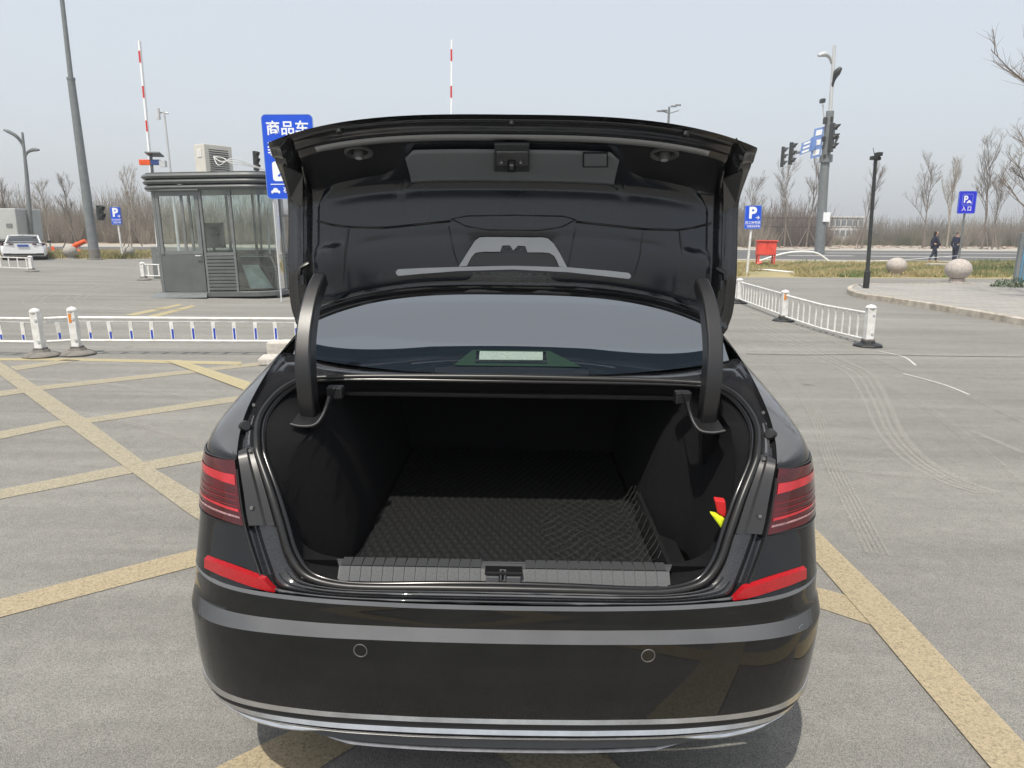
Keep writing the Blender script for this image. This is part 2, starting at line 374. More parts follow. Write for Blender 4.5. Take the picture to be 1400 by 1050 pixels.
M_ybright = worn_mat('yellow_line_bright', (0.50, 0.43, 0.24), (0.40, 0.35, 0.23), 0.25)
M_wline = worn_mat('white_line', (0.62, 0.62, 0.60), (0.5, 0.5, 0.48), 0.1)
M_dustmark = worn_mat('tyre_dust', (0.46, 0.44, 0.39), (0.40, 0.38, 0.34), 0.4, 0.05, 0.7)
M_dusttrack = worn_mat('dust_track', (0.44, 0.42, 0.37), (0.38, 0.36, 0.32), 0.5, 0.0, 0.65)
M_dirt = mat('dry_soil', (0.40, 0.29, 0.20), 0.95, col2=(0.34, 0.30, 0.24), scale=0.25, detail=10, bump=0.5, bscale=6)
M_kerbfar = mat('pale_verge', (0.36, 0.335, 0.29), 0.95, var=0.15, scale=0.4, detail=8)
M_pave = bpy.data.materials.new('paving'); M_pave.use_nodes = True
def _pave():
    nt = M_pave.node_tree; n = nt.nodes; l = nt.links; b = n['Principled BSDF']
    tc = n.new('ShaderNodeTexCoord'); br = n.new('ShaderNodeTexBrick'); mp = n.new('ShaderNodeMapping'); mp.inputs['Rotation'].default_value = (0, 0, R(12)); l.new(tc.outputs['Object'], mp.inputs[0])
    br.inputs['Scale'].default_value = 1.0; br.inputs['Brick Width'].default_value = 0.6; br.inputs['Row Height'].default_value = 0.3; br.inputs['Mortar Size'].default_value = 0.012
    br.inputs['Color1'].default_value = (0.33, 0.315, 0.285, 1); br.inputs['Color2'].default_value = (0.27, 0.26, 0.245, 1); br.inputs['Mortar'].default_value = (0.2, 0.19, 0.17, 1)
    l.new(mp.outputs[0], br.inputs[0]); l.new(br.outputs[0], b.inputs['Base Color']); b.inputs['Roughness'].default_value = 0.9
_pave()

def sheet(name, pts, z, m_, kind='structure', parent=None):
    o = mkmesh(name, [(p[0], p[1], z) for p in pts], [tuple(range(len(pts)))], m_, parent)
    if parent is None: o['kind'] = kind
    return o
S = 1800
sheet('ground', [(-S, -S), (S, -S), (S, S), (-S, S)], -0.03, M_dirt)
lot_far = [G(-900, 348), G(0, 352), G(150, 354.5), G(215, 353), G(1000, 379), G(1420, 381.5), G(2200, 392)]
sheet('parking_lot', [(-60, -60), (70, -60)] + [(p.x, p.y) for p in reversed(lot_far)], 0.0, M_lot)
near_road = [G(-900, 342), G(0, 345.5), G(1400, 357.5), G(2300, 366)]
far_road = [G(-900, 333), G(0, 336.5), G(1400, 343.5), G(2300, 348)]
sheet('road', [(p.x, p.y) for p in near_road] + [(p.x, p.y) for p in reversed(far_road)], -0.012, M_road)
far2 = [G(-900, 330.5), G(0, 333.0), G(1400, 337.5), G(2300, 341)]
sheet('road_shoulder', [(p.x, p.y) for p in far_road] + [(p.x, p.y) for p in reversed(far2)], -0.018, M_kerbfar)
# pale edge strip on the near side of the road
ne = [G(-900, 343.2), G(0, 347), G(1400, 359.0), G(2300, 368)]
sheet('road_edge_strip', [(p.x, p.y) for p in ne] + [(p.x, p.y) for p in reversed(near_road)], 0.004, M_kerbfar)
for a, b_ in (((1080, 349.4), (1170, 350.0)), ((1190, 350.4), (1420, 352.6)), ((1060, 345.5), (1420, 347.0))):
    p, q = G(*a), G(*b_)
    sheet('road_marking', [(p.x, p.y), (q.x, q.y), (q.x + .05, q.y + .9), (p.x + .05, p.y + .9)], -0.008, M_wline)

# verge with dry grass between lot and road
def band_pts(near, far, n=60):
    return near, far
verge = []
nl, fl = lot_far, ne
sheet('grass_verge', [(p.x, p.y) for p in nl[:]] + [(p.x, p.y) for p in reversed(fl)], 0.002 - 0.012, mat('dry_grass_ground', (0.36, 0.29, 0.15), 0.95, col2=(0.24, 0.22, 0.11), scale=0.6, detail=10, bump=0.6, bscale=8))

def quad_px(name, pts, z, m_, label=None):
    o = sheet(name, [(p.x, p.y) for p in (G(*q) for q in pts)], z, m_)
    return o
def line_px(name, A, B, w, z, m_):
    a, b_ = G(*A), G(*B); d = (b_ - a).normalized(); n_ = Vector((-d.y, d.x, 0)) * w / 2
    return sheet(name, [a - n_, b_ - n_, b_ + n_, a + n_], z, m_)
N = 'yellow_line'
# wide diagonal on the left, running under the car
quad_px(N, [(-120, 420), (10.7, 502), (117, 573.6), (201, 636), (274, 680), (460, 790), (440, 820), (256, 702), (171, 640), (82, 575), (-2, 512), (-150, 425)], 0.008, M_yline2)
quad_px(N, [(-100, 489.5), (0, 489.8), (107, 490.3), (330, 495), (330, 499.5), (107, 493.6), (0, 493.2), (-100, 493)], 0.004, M_ybright)
quad_px(N, [(14, 501.5), (91, 491.8), (110, 493), (22, 507)], 0.004, M_yline2)
quad_px(N, [(-60, 543), (58, 527.5), (262, 505.8), (366, 494.5), (380, 497), (262, 510.8), (58, 533.5), (-60, 552)], 0.004, M_yline2)
quad_px(N, [(226, 494), (247, 493.5), (345, 525), (360, 531.5), (345, 540), (330, 533)], 0.012, M_ybright)
quad_px(N, [(-80, 605), (79, 575.5), (122, 571.5), (330, 541), (400, 532), (400, 538), (330, 548.5), (122, 579), (79, 584), (-80, 618)], 0.004, M_yline2)
quad_px(N, [(-80, 689), (0, 670), (168, 637), (290, 615), (400, 598), (400, 612), (290, 628), (168, 650), (0, 683), (-80, 704)], 0.004, M_yline2)
quad_px(N, [(-120, 850), (0, 820), (271, 750.5), (420, 712), (430, 732), (271, 774), (0, 845), (-120, 878)], 0.004, M_yline)
quad_px(N, [(1040, 655), (1119, 729), (1241, 849), (1400, 1018), (1500, 1130), (1420, 1130), (1354, 1052), (1188, 853), (1119, 773), (1020, 680)], 0.008, M_yline)
quad_px(N, [(1040, 792), (1126, 806), (1158, 815), (1190, 855), (1126, 834), (1040, 815)], 0.004, M_yline)
quad_px(N, [(270, 1066), (298, 1049), (378, 1009), (460, 975), (560, 935), (600, 960), (520, 1000), (470, 1030), (435, 1052), (415, 1070)], 0.004, M_yline)
quad_px(N, [(730, 1033), (830, 1033), (860, 1066), (735, 1066)], 0.004, M_yline)
quad_px(N, [(171, 430.5), (244, 416), (250, 417.5), (183, 432)], 0.004, M_ybright)
quad_px(N, [(201, 432.5), (262, 417.5), (268, 419), (213, 434)], 0.004, M_ybright)

# the hatching goes on under the car
def under(a, b_, w, z, m_):
    a, b_ = Vector((*a, 0)), Vector((*b_, 0)); d = (b_ - a).normalized(); n_ = Vector((-d.y, d.x, 0)) * w / 2
    sheet(N, [a - n_, b_ - n_, b_ + n_, a + n_], z, m_)
under((-2.6, 7.13), (1.22, 3.29), .24, .010, M_yline2)
under((-1.55, 3.68), (1.55, .55), .24, .010, M_yline2)
under((-1.2, 3.68), (-.05, 4.62), .15, .006, M_yline)
under((-1.9, 5.4), (-1.36, 5.92), .15, .006, M_yline2)
under((-.35, 2.42), (.70, 3.78), .20, .006, M_yline)
# the hatching goes on behind the camera too
_d1 = (G(274, 680) - G(10, 502)).normalized(); _d2 = (G(274, 624) - G(0, 677)).normalized()
def back_line(x, y, d, L0, L1):
    a, b_ = Vector((x, y, 0)) + d * L0, Vector((x, y, 0)) + d * L1; n_ = Vector((-d.y, d.x, 0)) * .09
    z = .008 if d is _d1 else .004
    sheet(N, [a - n_, b_ - n_, b_ + n_, a + n_], z, M_yline)
for k, (x, y) in enumerate(((-1.6, .9), (-3.6, .6), (-6, .2))): back_line(x, y, _d1 if _d1.y < 0 else -_d1, .1, 9)
for k, (x, y) in enumerate(((0.3, .35), (0.3, -1.6), (0.3, -3.4))):
    back_line(x, y, _d2, -3.4, 4.2)
def ribbon(name, pts, w, z, m_): return wribbon(name, [G(*p) for p in pts], w, z, m_)
def wribbon(name, pts, w, z, m_):
    c = crom(pts, 5); L_, R_ = [], []
    for i, p in enumerate(c):
        d = (c[min(i + 1, len(c) - 1)] - c[max(i - 1, 0)]).normalized(); n_ = Vector((-d.y, d.x, 0)) * w / 2
        L_.append((p.x + n_.x, p.y + n_.y, z)); R_.append((p.x - n_.x, p.y - n_.y, z))
    o = grid([L_, R_], name, m_); o['kind'] = 'structure'; return o
for i, (dx, w) in enumerate(((0, .035), (9, .03), (20, .05), (-12, .03))):
    ribbon('tyre_mark', [(1010 + dx, 441), (1070 + dx, 466), (1130 + dx, 492), (1170 + dx, 511), (1192 + dx, 545), (1212 + dx, 590), (1245 + dx, 627), (1295 + dx, 657), (1350 + dx, 675)], w, 0.004, M_dustmark)
for pts, w in (([(1020, 425), (1100, 452), (1200, 492), (1320, 540), (1450, 600)], .12), ([(1015, 432), (1090, 462), (1180, 508), (1290, 575), (1420, 690)], .10), ([(1120, 640), (1200, 648), (1290, 655), (1420, 662)], .09), ([(1000, 455), (1060, 500), (1110, 560), (1140, 640), (1200, 760)], .12), ([(-40, 455), (100, 452), (250, 456), (420, 462)], .10), ([(-40, 402), (120, 398), (300, 414), (420, 420)], .14), ([(-40, 430), (60, 428), (180, 440), (400, 446)], .10), ([(-60, 520), (120, 524), (260, 545), (360, 560)], .08), ([(-60, 560), (100, 566), (240, 596), (330, 640)], .08)):
    rnd_t = random.Random(int(pts[1][0] * 7 + pts[1][1]))
    for q in range(5):
        o_ = (q - 2) * .022 * (w / .1); sh = []
        base = [G(*p) for p in pts]
        for i, p in enumerate(base):
            d = (base[min(i + 1, len(base) - 1)] - base[max(i - 1, 0)]).normalized(); sh.append(p + Vector((-d.y, d.x, 0)) * o_)
        wribbon('tyre_mark', sh, rnd_t.uniform(.008, .014) * (w / .1), 0.0135, M_dusttrack)
ribbon('tyre_mark', [(1200, 480), (1235, 488), (1252, 500)], .03, 0.004, M_wline)
ribbon('tyre_mark', [(1235, 511), (1290, 526), (1325, 540)], .03, 0.004, M_wline)
ribbon('tyre_mark', [(1330, 590), (1360, 603), (1400, 620)], .06, 0.004, M_dustmark)
for dx in (0, 14, 26):
    ribbon('tyre_mark', [(150 + dx, 385), (120 + dx, 396), (95 + dx, 405), (90 + dx, 411), (110 + dx, 416), (160 + dx, 420), (230 + dx, 424)], .05, 0.004, M_dustmark)
    ribbon('tyre_mark', [(100 + dx, 388), (60 + dx, 398), (38 + dx, 406), (30 + dx, 412), (40 + dx, 418)], .04, 0.004, M_dustmark)
M_crack = mat('asphalt_seam', (0.13, 0.13, 0.125), 0.9)
ribbon('asphalt_seam', [(1020, 484), (1100, 485.5), (1180, 485), (1290, 487), (1460, 489)], .03, 0.006, M_crack)

# pavement with kerb stones, right
kc = crom([G(1420 + 300, 372), G(1500, 388), G(1400, 391.5), G(1300, 392.5), G(1215, 393), G(1172, 394.5), G(1159, 398), G(1160, 403), G(1178, 408.5), G(1215, 414), G(1300, 428), G(1400, 446), G(1600, 486), G(1900, 550)], 8)
cen = Vector((kc[0] + kc[-1]) / 2)
inner = []
for i, p in enumerate(kc):
    d = (kc[min(i + 1, len(kc) - 1)] - kc[max(i - 1, 0)]).normalized(); n_ = Vector((-d.y, d.x, 0))
    inner.append(p + n_ * 0.13)
pav = MB().prism([(p.x, p.y) for p in inner], -0.01, 0.125).out('pavement', M_pave); pav['kind'] = 'structure'
# kerb stones along the outline
L_ = [0.0]
for i in range(1, len(kc)): L_.append(L_[-1] + (kc[i] - kc[i - 1]).length)
def along(P_, s_):
    for i in range(len(L_) - 1):
        if s_ <= L_[i + 1]:
            t = (s_ - L_[i]) / (L_[i + 1] - L_[i]); return P_[i].lerp(P_[i + 1], t)
    return P_[-1]
s_ = 0.0; M_kerb = mat('kerb_stone', (0.44, 0.40, 0.34), 0.9, var=0.25, scale=5, bump=0.5, bscale=60)
M_kerb2 = mat('kerb_stone_worn', (0.38, 0.34, 0.28), 0.9, var=0.3, scale=7, bump=0.5, bscale=60)
while s_ < L_[-1] - 0.5:
    e_ = s_ + 0.78; n_ = 3; V_ = []; Fc = []
    zt = 0.14 + random.uniform(-.006, .006)
    for k in range(n_ + 1):
        o_ = along(kc, s_ + (e_ - 0.012 - s_) * k / n_); i_ = along(inner, s_ + (e_ - 0.012 - s_) * k / n_); i_ = o_.lerp(i_, 0.985)
        V_ += [(o_.x, o_.y, -0.01), (o_.x, o_.y, zt - .015), (o_.lerp(i_, .12).x, o_.lerp(i_, .12).y, zt), (i_.x, i_.y, zt), (i_.x, i_.y, -0.01)]
    for k in range(n_):
        for j in range(4): Fc.append((k * 5 + j, k * 5 + j + 1, k * 5 + j + 6, k * 5 + j + 5))
    Fc += [(4, 3, 2, 1, 0), tuple(n_ * 5 + j for j in range(5))]
    mkmesh('kerb_stone', V_, Fc, random.choice((M_kerb, M_kerb, M_kerb2)), pav)
    s_ = e_

# ================================================================== text
def text_mesh(name, body, size, mat_, parent, loc, bold=0.02, extr=0.0025, align='CENTER', rot=(math.pi / 2, 0, 0), sx=1.0):
    c = bpy.data.curves.new(name, 'FONT'); c.body = body; c.size = size; c.align_x = align; c.align_y = 'CENTER'
    c.offset = bold * size; c.extrude = extr; c.resolution_u = 3
    o = bpy.data.objects.new('tmp', c); COL.objects.link(o)
    bpy.context.view_layer.update()
    me = bpy.data.meshes.new_from_object(o.evaluated_get(bpy.context.evaluated_depsgraph_get()))
    bpy.data.objects.remove(o); bpy.data.curves.remove(c)
    me.materials.clear(); me.materials.append(mat_)
    r = bpy.data.objects.new(name, me); COL.objects.link(r); r.parent = parent; r.location = loc; r.rotation_euler = rot; r.scale = (sx, 1, 1)
    return r
def rrect(w, h, r, n=5, cx=0, cy=0):
    P = []
    for qx, qy, a0 in ((1, 1, 0), (-1, 1, 90), (-1, -1, 180), (1, -1, 270)):
        for k in range(n + 1):
            a = R(a0 + 90 * k / n); P.append((cx + qx * (w / 2 - r) + r * math.cos(a), cy + qy * (h / 2 - r) + r * math.sin(a)))
    return P
def plate(name, poly, y0, y1, mat_, parent):      # polygon in xz, thickness along y
    n = len(poly)
    vs = [(x, y0, z) for x, z in poly] + [(x, y1, z) for x, z in poly]
    fs = [tuple(range(n)), tuple(range(2 * n - 1, n - 1, -1))] + [(k, n + k, n + (k + 1) % n, (k + 1) % n) for k in range(n)]
    return mkmesh(name, vs, fs, mat_, parent)
def ring(name, outer, inner_, y0, y1, mat_, parent):
    n = len(outer)
    vs = [(x, y0, z) for x, z in outer] + [(x, y0, z) for x, z in inner_] + [(x, y1, z) for x, z in outer] + [(x, y1, z) for x, z in inner_]
    fs = []
    for k in range(n):
        j = (k + 1) % n
        fs += [(k, n + k, n + j, j), (2 * n + k, 2 * n + j, 3 * n + j, 3 * n + k), (k, j, 2 * n + j, 2 * n + k), (n + k, 3 * n + k, 3 * n + j, n + j)]
    return mkmesh(name, vs, fs, mat_, parent)
def px_frame(px, pyb, pyt):
    """ground point and real height of an upright thing standing at a pixel, up to a pixel row"""
    b_ = G(px, pyb); t = AT(px, pyt, b_.y); return b_, t.z

# ================================================================== signs
def car_mark(parent, x, z, s, m_):
    P = [(-1.0, -.3), (-.9, -.55), (-.65, -.6), (-.6, -.35), (.6, -.35), (.65, -.6), (.9, -.55), (1.0, -.3), (.95, .0), (.6, .15), (.35, .6), (-.3, .65), (-.65, .15), (-.95, .05)]
    return plate('car_symbol', [(x + a * s, z + b_ * s) for a, b_ in P], -.022, -.019, m_, parent)
# big sign beside the booth
bS = G(372, 413); Ys = bS.y
sg = empty('direction_sign', 'large blue commercial vehicle sign with white characters, half hidden behind the raised boot lid', 'sign', (bS.x, Ys, 0), R(4), lean=True)
tl, br_ = AT(355, 157, Ys), AT(432, 272, Ys); w_ = br_.x - tl.x - .05; z1, z0 = tl.z, AT(365, 272, Ys).z; hh = z1 - z0
cx_ = (AT(362, 215, Ys).x + w_ / 2 - .0) - bS.x + 0.024 * ((z0 + z1) / 2) + .0
zc_ = (z0 + z1) / 2
MB().tube([(cx_ - .43, 0, 0), (cx_ - .43, 0, z0 + .3)], .02, 10).out('post', M_polelight, sg, smooth=40)
MB().tube([(cx_ + .43, .02, 0), (cx_ + .43, .02, z0 + .3)], .02, 10).out('post', M_polelight, sg, smooth=40)
plate('sign_board', rrect(w_, hh, .09, 6, cx_, zc_), -.04, -.008, M_sigblue, sg)
ring('sign_border', rrect(w_ + .012, hh + .012, .095, 6, cx_, zc_), rrect(w_ - .012, hh - .012, .085, 6, cx_, zc_), -.043, -.006, M_sigpale, sg)
def zf(f): return z1 - f * hh
fw = w_
text_mesh('lettering', '商品车', fw * .285, M_sigwhite, sg, (cx_, -.042, zf(.17)), .018)
text_mesh('lettering', '装卸区', fw * .285, M_sigwhite, sg, (cx_, -.042, zf(.41)), .018)
plate('white_panel', rrect(fw * .72, hh * .235, .06, 5, cx_, zf(.67)), -.045, -.0405, M_sigwhite, sg)
text_mesh('lettering', '入口', fw * .27, M_sigblue, sg, (cx_, -.048, zf(.67)), .02)
plate('white_line', rrect(fw * .84, .018, .008, 2, cx_, zf(.825)), -.044, -.0405, M_sigwhite, sg)
car_mark(sg, cx_ - fw * .33, zf(.905), .095, M_sigwhite).location = (0, -.022, 0)
text_mesh('lettering', '石家庄市场', fw * .12, M_sigwhite, sg, (cx_ - fw * .18, -.042, zf(.90)), .012, align='LEFT')

def p_sign(base, pyt_sign, px0, px1, pyb_sign, label, postmat, big=False, rz=0, group=None):
    b_ = G(*base); Y = b_.y
    x0, x1 = AT(px0, pyb_sign, Y).x, AT(px1, pyb_sign, Y).x; zt, zb = AT(px0, pyt_sign, Y).z, AT(px0, pyb_sign, Y).z
    t = empty('parking_sign', label, 'parking sign', (b_.x, Y, 0), rz, lean=True, group=group)
    w, h = x1 - x0, zt - zb; cx = (x0 + x1) / 2 - b_.x + .024 * (zt + zb) / 2; zc = (zt + zb) / 2
    MB().tube([(0, 0, 0), (cx * .9, 0, zb + h * .3)], .045 if not big else .05, 10).out('post', postmat, t, smooth=40)
    sb = M_sigblue2 if big else M_sigblue
    plate('sign_board', rrect(w, h, w * .07, 5, cx, zc), -.09, -.055, sb, t)
    ring('sign_border', rrect(w * .985, h * .985, w * .065, 5, cx, zc), rrect(w * .94, h * .955, w * .05, 5, cx, zc), -.094, -.089, M_sigpale, t)
    if big:
        ring('sign_border', rrect(w * .60, h * .5, w * .08, 5, cx, zc + h * .12), rrect(w * .55, h * .455, w * .06, 5, cx, zc + h * .12), -.096, -.089, M_sigpale, t)
        text_mesh('lettering', 'P', h * .42, M_sigwhite, t, (cx - w * .10, -.093, zc + h * .12), .03)
        car_mark(t, cx + w * .1, zc + h * .02, w * .13, M_sigwhite).location = (0, -.075, 0)
        text_mesh('lettering', '入 口', h * .22, M_sigwhite, t, (cx, -.093, zc - h * .29), .02)
    else:
        text_mesh('lettering', 'P', h * .66, M_sigwhite, t, (cx - w * .04, -.093, zc + h * .17), .04)
        text_mesh('lettering', '→', h * .22, M_sigwhite, t, (cx + w * .28, -.093, zc - h * .02), .03)
        text_mesh('lettering', '员工停车区', w * .185, M_sigwhite, t, (cx, -.093, zc - h * .23), .012)
        plate('white_line', rrect(w * .84, h * .012, .002, 1, cx, zc - h * .33), -.0935, -.089, M_sigwhite, t)
        text_mesh('lettering', '石家庄停车场', w * .13, M_sigwhite, t, (cx + w * .05, -.093, zc - h * .40), .012)
    return t
p_sign((168, 353), 283, 154, 168, 307, 'small blue P sign on a white post beside the left road verge', M_whitedirty)
p_sign((1021, 376), 281, 1016, 1038.5, 313, 'blue staff parking P sign with arrow on a white post right of the boot lid', M_whitedirty)
p_sign((1309.5, 366), 261, 1305, 1332, 292, 'deep blue parking entrance sign on a grey pole behind the two walkers', M_pole, True, R(8))

# ================================================================== guard booth
B0 = G(214, 406); Bs = (G(372, 408).x - B0.x) / 2.75
Bh = AT(214, 236, B0.y).z
booth = empty('guard_booth', 'grey metal guard booth with rounded corners, glass door and louvred lower walls', 'guard booth', (B0.x, B0.y, 0), R(-3), lean=True)
k_ = Bs; HT = Bh / k_
bscale = k_
def bp(x, y, z): return Vector((x * k_, y * k_, z * k_))
W_, D_ = 2.95, 2.3
def booth_path(off=0.0, n=7):
    r1, r2 = .38, .62; P = []
    def arc(cx, cy, r, a0, a1):
        for k in range(n + 1):
            a = R(a0 + (a1 - a0) * k / n); P.append(Vector((cx + (r + off) * math.cos(a), cy + (r + off) * math.sin(a), 0)))
    arc(r1, r1, r1, 180, 270); arc(W_ - r2, r2, r2, 270, 360); arc(W_ - .3, D_ - .3, .3, 0, 90); arc(.3, D_ - .3, .3, 90, 180)
    return P
def sweep(prof, name, m_, parent, n=7, smooth=35):
    """closed sweep round the booth; prof = (offset, z)"""
    rows = []
    for off, z in prof:
        rows.append([Vector((p.x * k_, p.y * k_, z * k_)) for p in booth_path(off, n)])
    return grid(rows, name, m_, parent, closed=True, smooth=smooth)
zr0 = HT - .40
def roll(z0, z1, o0):
    return [(o0 - .05, z0), (o0, z0 + .012), (o0 + .035, (z0 + z1) / 2), (o0, z1 - .012), (o0 - .05, z1)]
for j in range(3):
    sweep(roll(zr0 + j * .125, zr0 + .115 + j * .125, .10 + .02 * j), 'roof_band', M_boothgrey, booth)
P = booth_path(.08)
rt = MB(); rt.prism([(p.x * k_, p.y * k_) for p in P], (HT - .06) * k_, (HT - .01) * k_); rt.prism([(p.x * k_, p.y * k_) for p in P], (zr0 - .01) * k_, (zr0 + .02) * k_)
rt.out('roof', M_boothgrey, booth)
sweep([(.05, 0.0), (.05, .10), (.0, .12)], 'skirt', M_boothgrey, booth)
fl_ = MB(); fl_.prism([(p.x * k_, p.y * k_) for p in booth_path(.03)], .02 * k_, .06 * k_); fl_.out('floor', M_dark, booth)
# wall pieces defined by distance along the front path
bpth = booth_path(0, 10); bl = [0.0]
for i in range(1, len(bpth)): bl.append(bl[-1] + (bpth[i] - bpth[i - 1]).length)
def bat(s_):
    for i in range(len(bl) - 1):
        if s_ <= bl[i + 1]: return bpth[i].lerp(bpth[i + 1], (s_ - bl[i]) / (bl[i + 1] - bl[i]))
    return bpth[-1]
def bnorm(s_):
    d = (bat(s_ + .01) - bat(max(0, s_ - .01))).normalized(); return Vector((d.y, -d.x, 0))
def wallpiece(name, s0, s1, z0, z1, off, thick, m_, n=6, parent=None, bevel=None):
    rows = []
    for o_ in (off, off - thick):
        rows.append([(bat(lerp(s0, s1, k / n)) + bnorm(lerp(s0, s1, k / n)) * o_) for k in range(n + 1)])
    vs = []
    for a, b_ in zip(*rows):
        vs += [bp(a.x, a.y, z0), bp(a.x, a.y, z1), bp(b_.x, b_.y, z1), bp(b_.x, b_.y, z0)]
    fs = []
    for k in range(n):
        for j in range(4): fs.append((k * 4 + j, k * 4 + (j + 1) % 4, (k + 1) * 4 + (j + 1) % 4, (k + 1) * 4 + j))
    fs += [(3, 2, 1, 0), tuple(n * 4 + j for j in range(4))]
    return mkmesh(name, vs, fs, m_, parent or booth, smooth=30)
cl = bl[10]                                   # end of the first rounded corner
s_front = lambda x: cl + (x - .38)            # straight front part
crn = s_front(W_ - .62)                        # start of second rounded corner
corner_len = bl[21] - crn if False else .62 * math.pi / 2
s_r = crn + corner_len
total = bl[-1]
sD0, sD1 = s_front(.22) - .0, s_front(1.25)
posts = [0.0, cl * .55, sD0 - .05, sD1 + .03, s_front(1.98), s_r - .08, s_r + .55, s_r + 1.05, s_r + 1.42, s_r + 2.1, s_r + 2.9, s_r + 3.6, total - .05]
for s_ in posts:
    if s_ < total - .04: wallpiece('frame_post', s_, s_ + .05, .10, zr0, .025, .06, M_boothlight, 2)
zsill = 1.02
def window(s0, s1, z0, z1, glassm=M_boothglass, n=6):
    return wallpiece('window_pane', s0, s1, z0, z1, -.005, .008, glassm, n)
def louvres(s0, s1, z0, z1, n):
    h = (z1 - z0) / n
    for k in range(n):
        rows = []
        for o_, z in ((.0, z0 + k * h), (.028, z0 + k * h + .01), (.028, z0 + (k + .72) * h), (.0, z0 + (k + .98) * h)):
            rows.append([bp((bat(lerp(s0, s1, q / 5)) + bnorm(lerp(s0, s1, q / 5)) * o_).x, (bat(lerp(s0, s1, q / 5)) + bnorm(lerp(s0, s1, q / 5)) * o_).y, z) for q in range(6)])
        grid(rows, 'louvre_slat', M_boothgrey, booth, smooth=30)
# left rounded corner
window(.04, cl * .55, .14, zr0); window(cl * .55 + .05, sD0 - .06, .14, zr0)
wallpiece('rail', .02, sD0 - .05, zsill - .03, zsill + .02, .02, .05, M_boothlight)
# door
door = wallpiece('door', sD0, sD1, .13, zsill - .03, .012, .035, M_boothgrey, 4)
wallpiece('door_frame', sD0 - .05, sD1 + .05, zr0 - .13, zr0 - .02, .03, .07, M_boothlight, 4)
for a, b_ in ((sD0, sD0 + .09), (sD1 - .09, sD1)): wallpiece('door_stile', a, b_, zsill - .03, zr0 - .13, .015, .04, M_boothlight, 2)
wallpiece('door_rail', sD0, sD1, zsill - .03, zsill + .05, .016, .04, M_boothlight, 2)
wallpiece('door_rail', sD0 + .6, sD0 + .66, zsill + .05, zr0 - .13, .005, .03, M_boothlight, 2)
window(sD0 + .09, sD1 - .09, zsill + .05, zr0 - .13)
hx = bat(sD1 - .04) + bnorm(sD1 - .04) * .05
MB().tube([bp(hx.x - .0, hx.y + .02, .95), bp(hx.x, hx.y - .03, .95), bp(hx.x - .12, hx.y - .03, .955)], .014 * k_, 8).out('door_handle', M_polelight, booth)
wallpiece('rain_hood', sD0 - .06, sD1 + .08, zr0 - .015, zr0 + .01, .12, .12, M_boothlight, 4)
# mid part
window(sD1 + .08, s_front(1.98), zsill, zr0)
wallpiece('rail', sD1 + .08, s_front(1.98), zsill - .07, zsill, .022, .05, M_boothlight)
louvres(sD1 + .08, s_front(1.98), .14, zsill - .08, 10)
# big rounded glass corner, down to the ground
window(s_front(1.98) + .05, s_r - .08, .14, zr0, n=12)
wallpiece('counter_rail', s_front(1.98) + .05, s_r - .08, zsill - .09, zsill - .05, -.02, .05, M_boothlight, 12)
# right side
louvres(s_r - .03, s_r + 1.42, .14, zsill - .08, 10)
wallpiece('rail', s_r - .03, s_r + 1.42, zsill - .07, zsill, .022, .05, M_boothlight)
wallpiece('rail', s_r - .03, s_r + 1.42, zr0 - .62, zr0 - .56, .022, .05, M_boothlight)
window(s_r - .03, s_r + 1.42, zsill, zr0, n=4)
# back
wallpiece('back_wall', s_r + 1.45, total - 1.7, .1, zsill, 0, .03, M_boothgrey, 24)
window(s_r + 1.47, total - .1, zsill, zr0, n=30)
wallpiece('back_wall', total - 1.7, total, .1, zsill, 0, .03, M_boothgrey, 12)
# inside furniture seen through the panes
dk = MB(); dk.bx(.45, 1.15, 1.2, 1.8, 1.0, 1.04); dk.bx(.45, .5, 1.2, 1.8, .1, 1.0); dk.bx(1.1, 1.15, 1.2, 1.8, .1, 1.0)
dk.v = [v * k_ for v in dk.v]
tag(dk.out('desk', M_dark), 'dark desk standing inside the guard booth behind the door glass', 'desk').matrix_world = booth.matrix_world.copy()
mo = MB(); mo.bx(.48, 1.12, 1.45, 1.50, 1.1, 1.72); mo.bx(.78, .84, 1.47, 1.49, 1.04, 1.12)
mo.v = [v * k_ for v in mo.v]
tag(mo.out('monitor', mat('screen_back', (0.04, 0.05, 0.06), .3)), 'dark monitor on the desk inside the guard booth', 'monitor').matrix_world = booth.matrix_world.copy()
ct_ = MB(); ct_.bx(1.95, 2.75, .35, .85, .9, .93)
ct_.v = [v * k_ for v in ct_.v]
tag(ct_.out('counter', M_polelight), 'pale counter shelf inside the rounded glass corner of the guard booth', 'counter').matrix_world = booth.matrix_world.copy()
shp = MB(); shp.add([v * k_ for v in (Vector((2.02, .30, .72)), Vector((2.42, .26, .72)), Vector((2.72, .34, .16)), Vector((2.2, .22, .16)))], [(0, 1, 2, 3)])
gl_ = shp.out('glass_sheet', mat('pale_glass_sheet', (0.48, 0.60, 0.60), .2, var=.2, scale=4), solid=.02)
tag(gl_, 'pale glass sheet leaning inside the lower corner pane of the guard booth', 'glass sheet').matrix_world = booth.matrix_world.copy()
ch = MB()
ch.lathe([(.0, 0), (.17, .01), (.17, .03), (0, .04)], 16, (2.62, .75, .62)); ch.tube([(2.62, .75, .1), (2.62, .75, .62)], .015)
for k in range(4):
    a = k * math.pi / 2 + .4; ch.tube([(2.62, .75, .55), (2.62 + .16 * math.cos(a), .75 + .16 * math.sin(a), .1)], .012, 6)
ch.v = [v * k_ for v in ch.v]
tag(ch.out('stool', M_pole), 'metal stool inside the guard booth corner', 'stool').matrix_world = booth.matrix_world.copy()
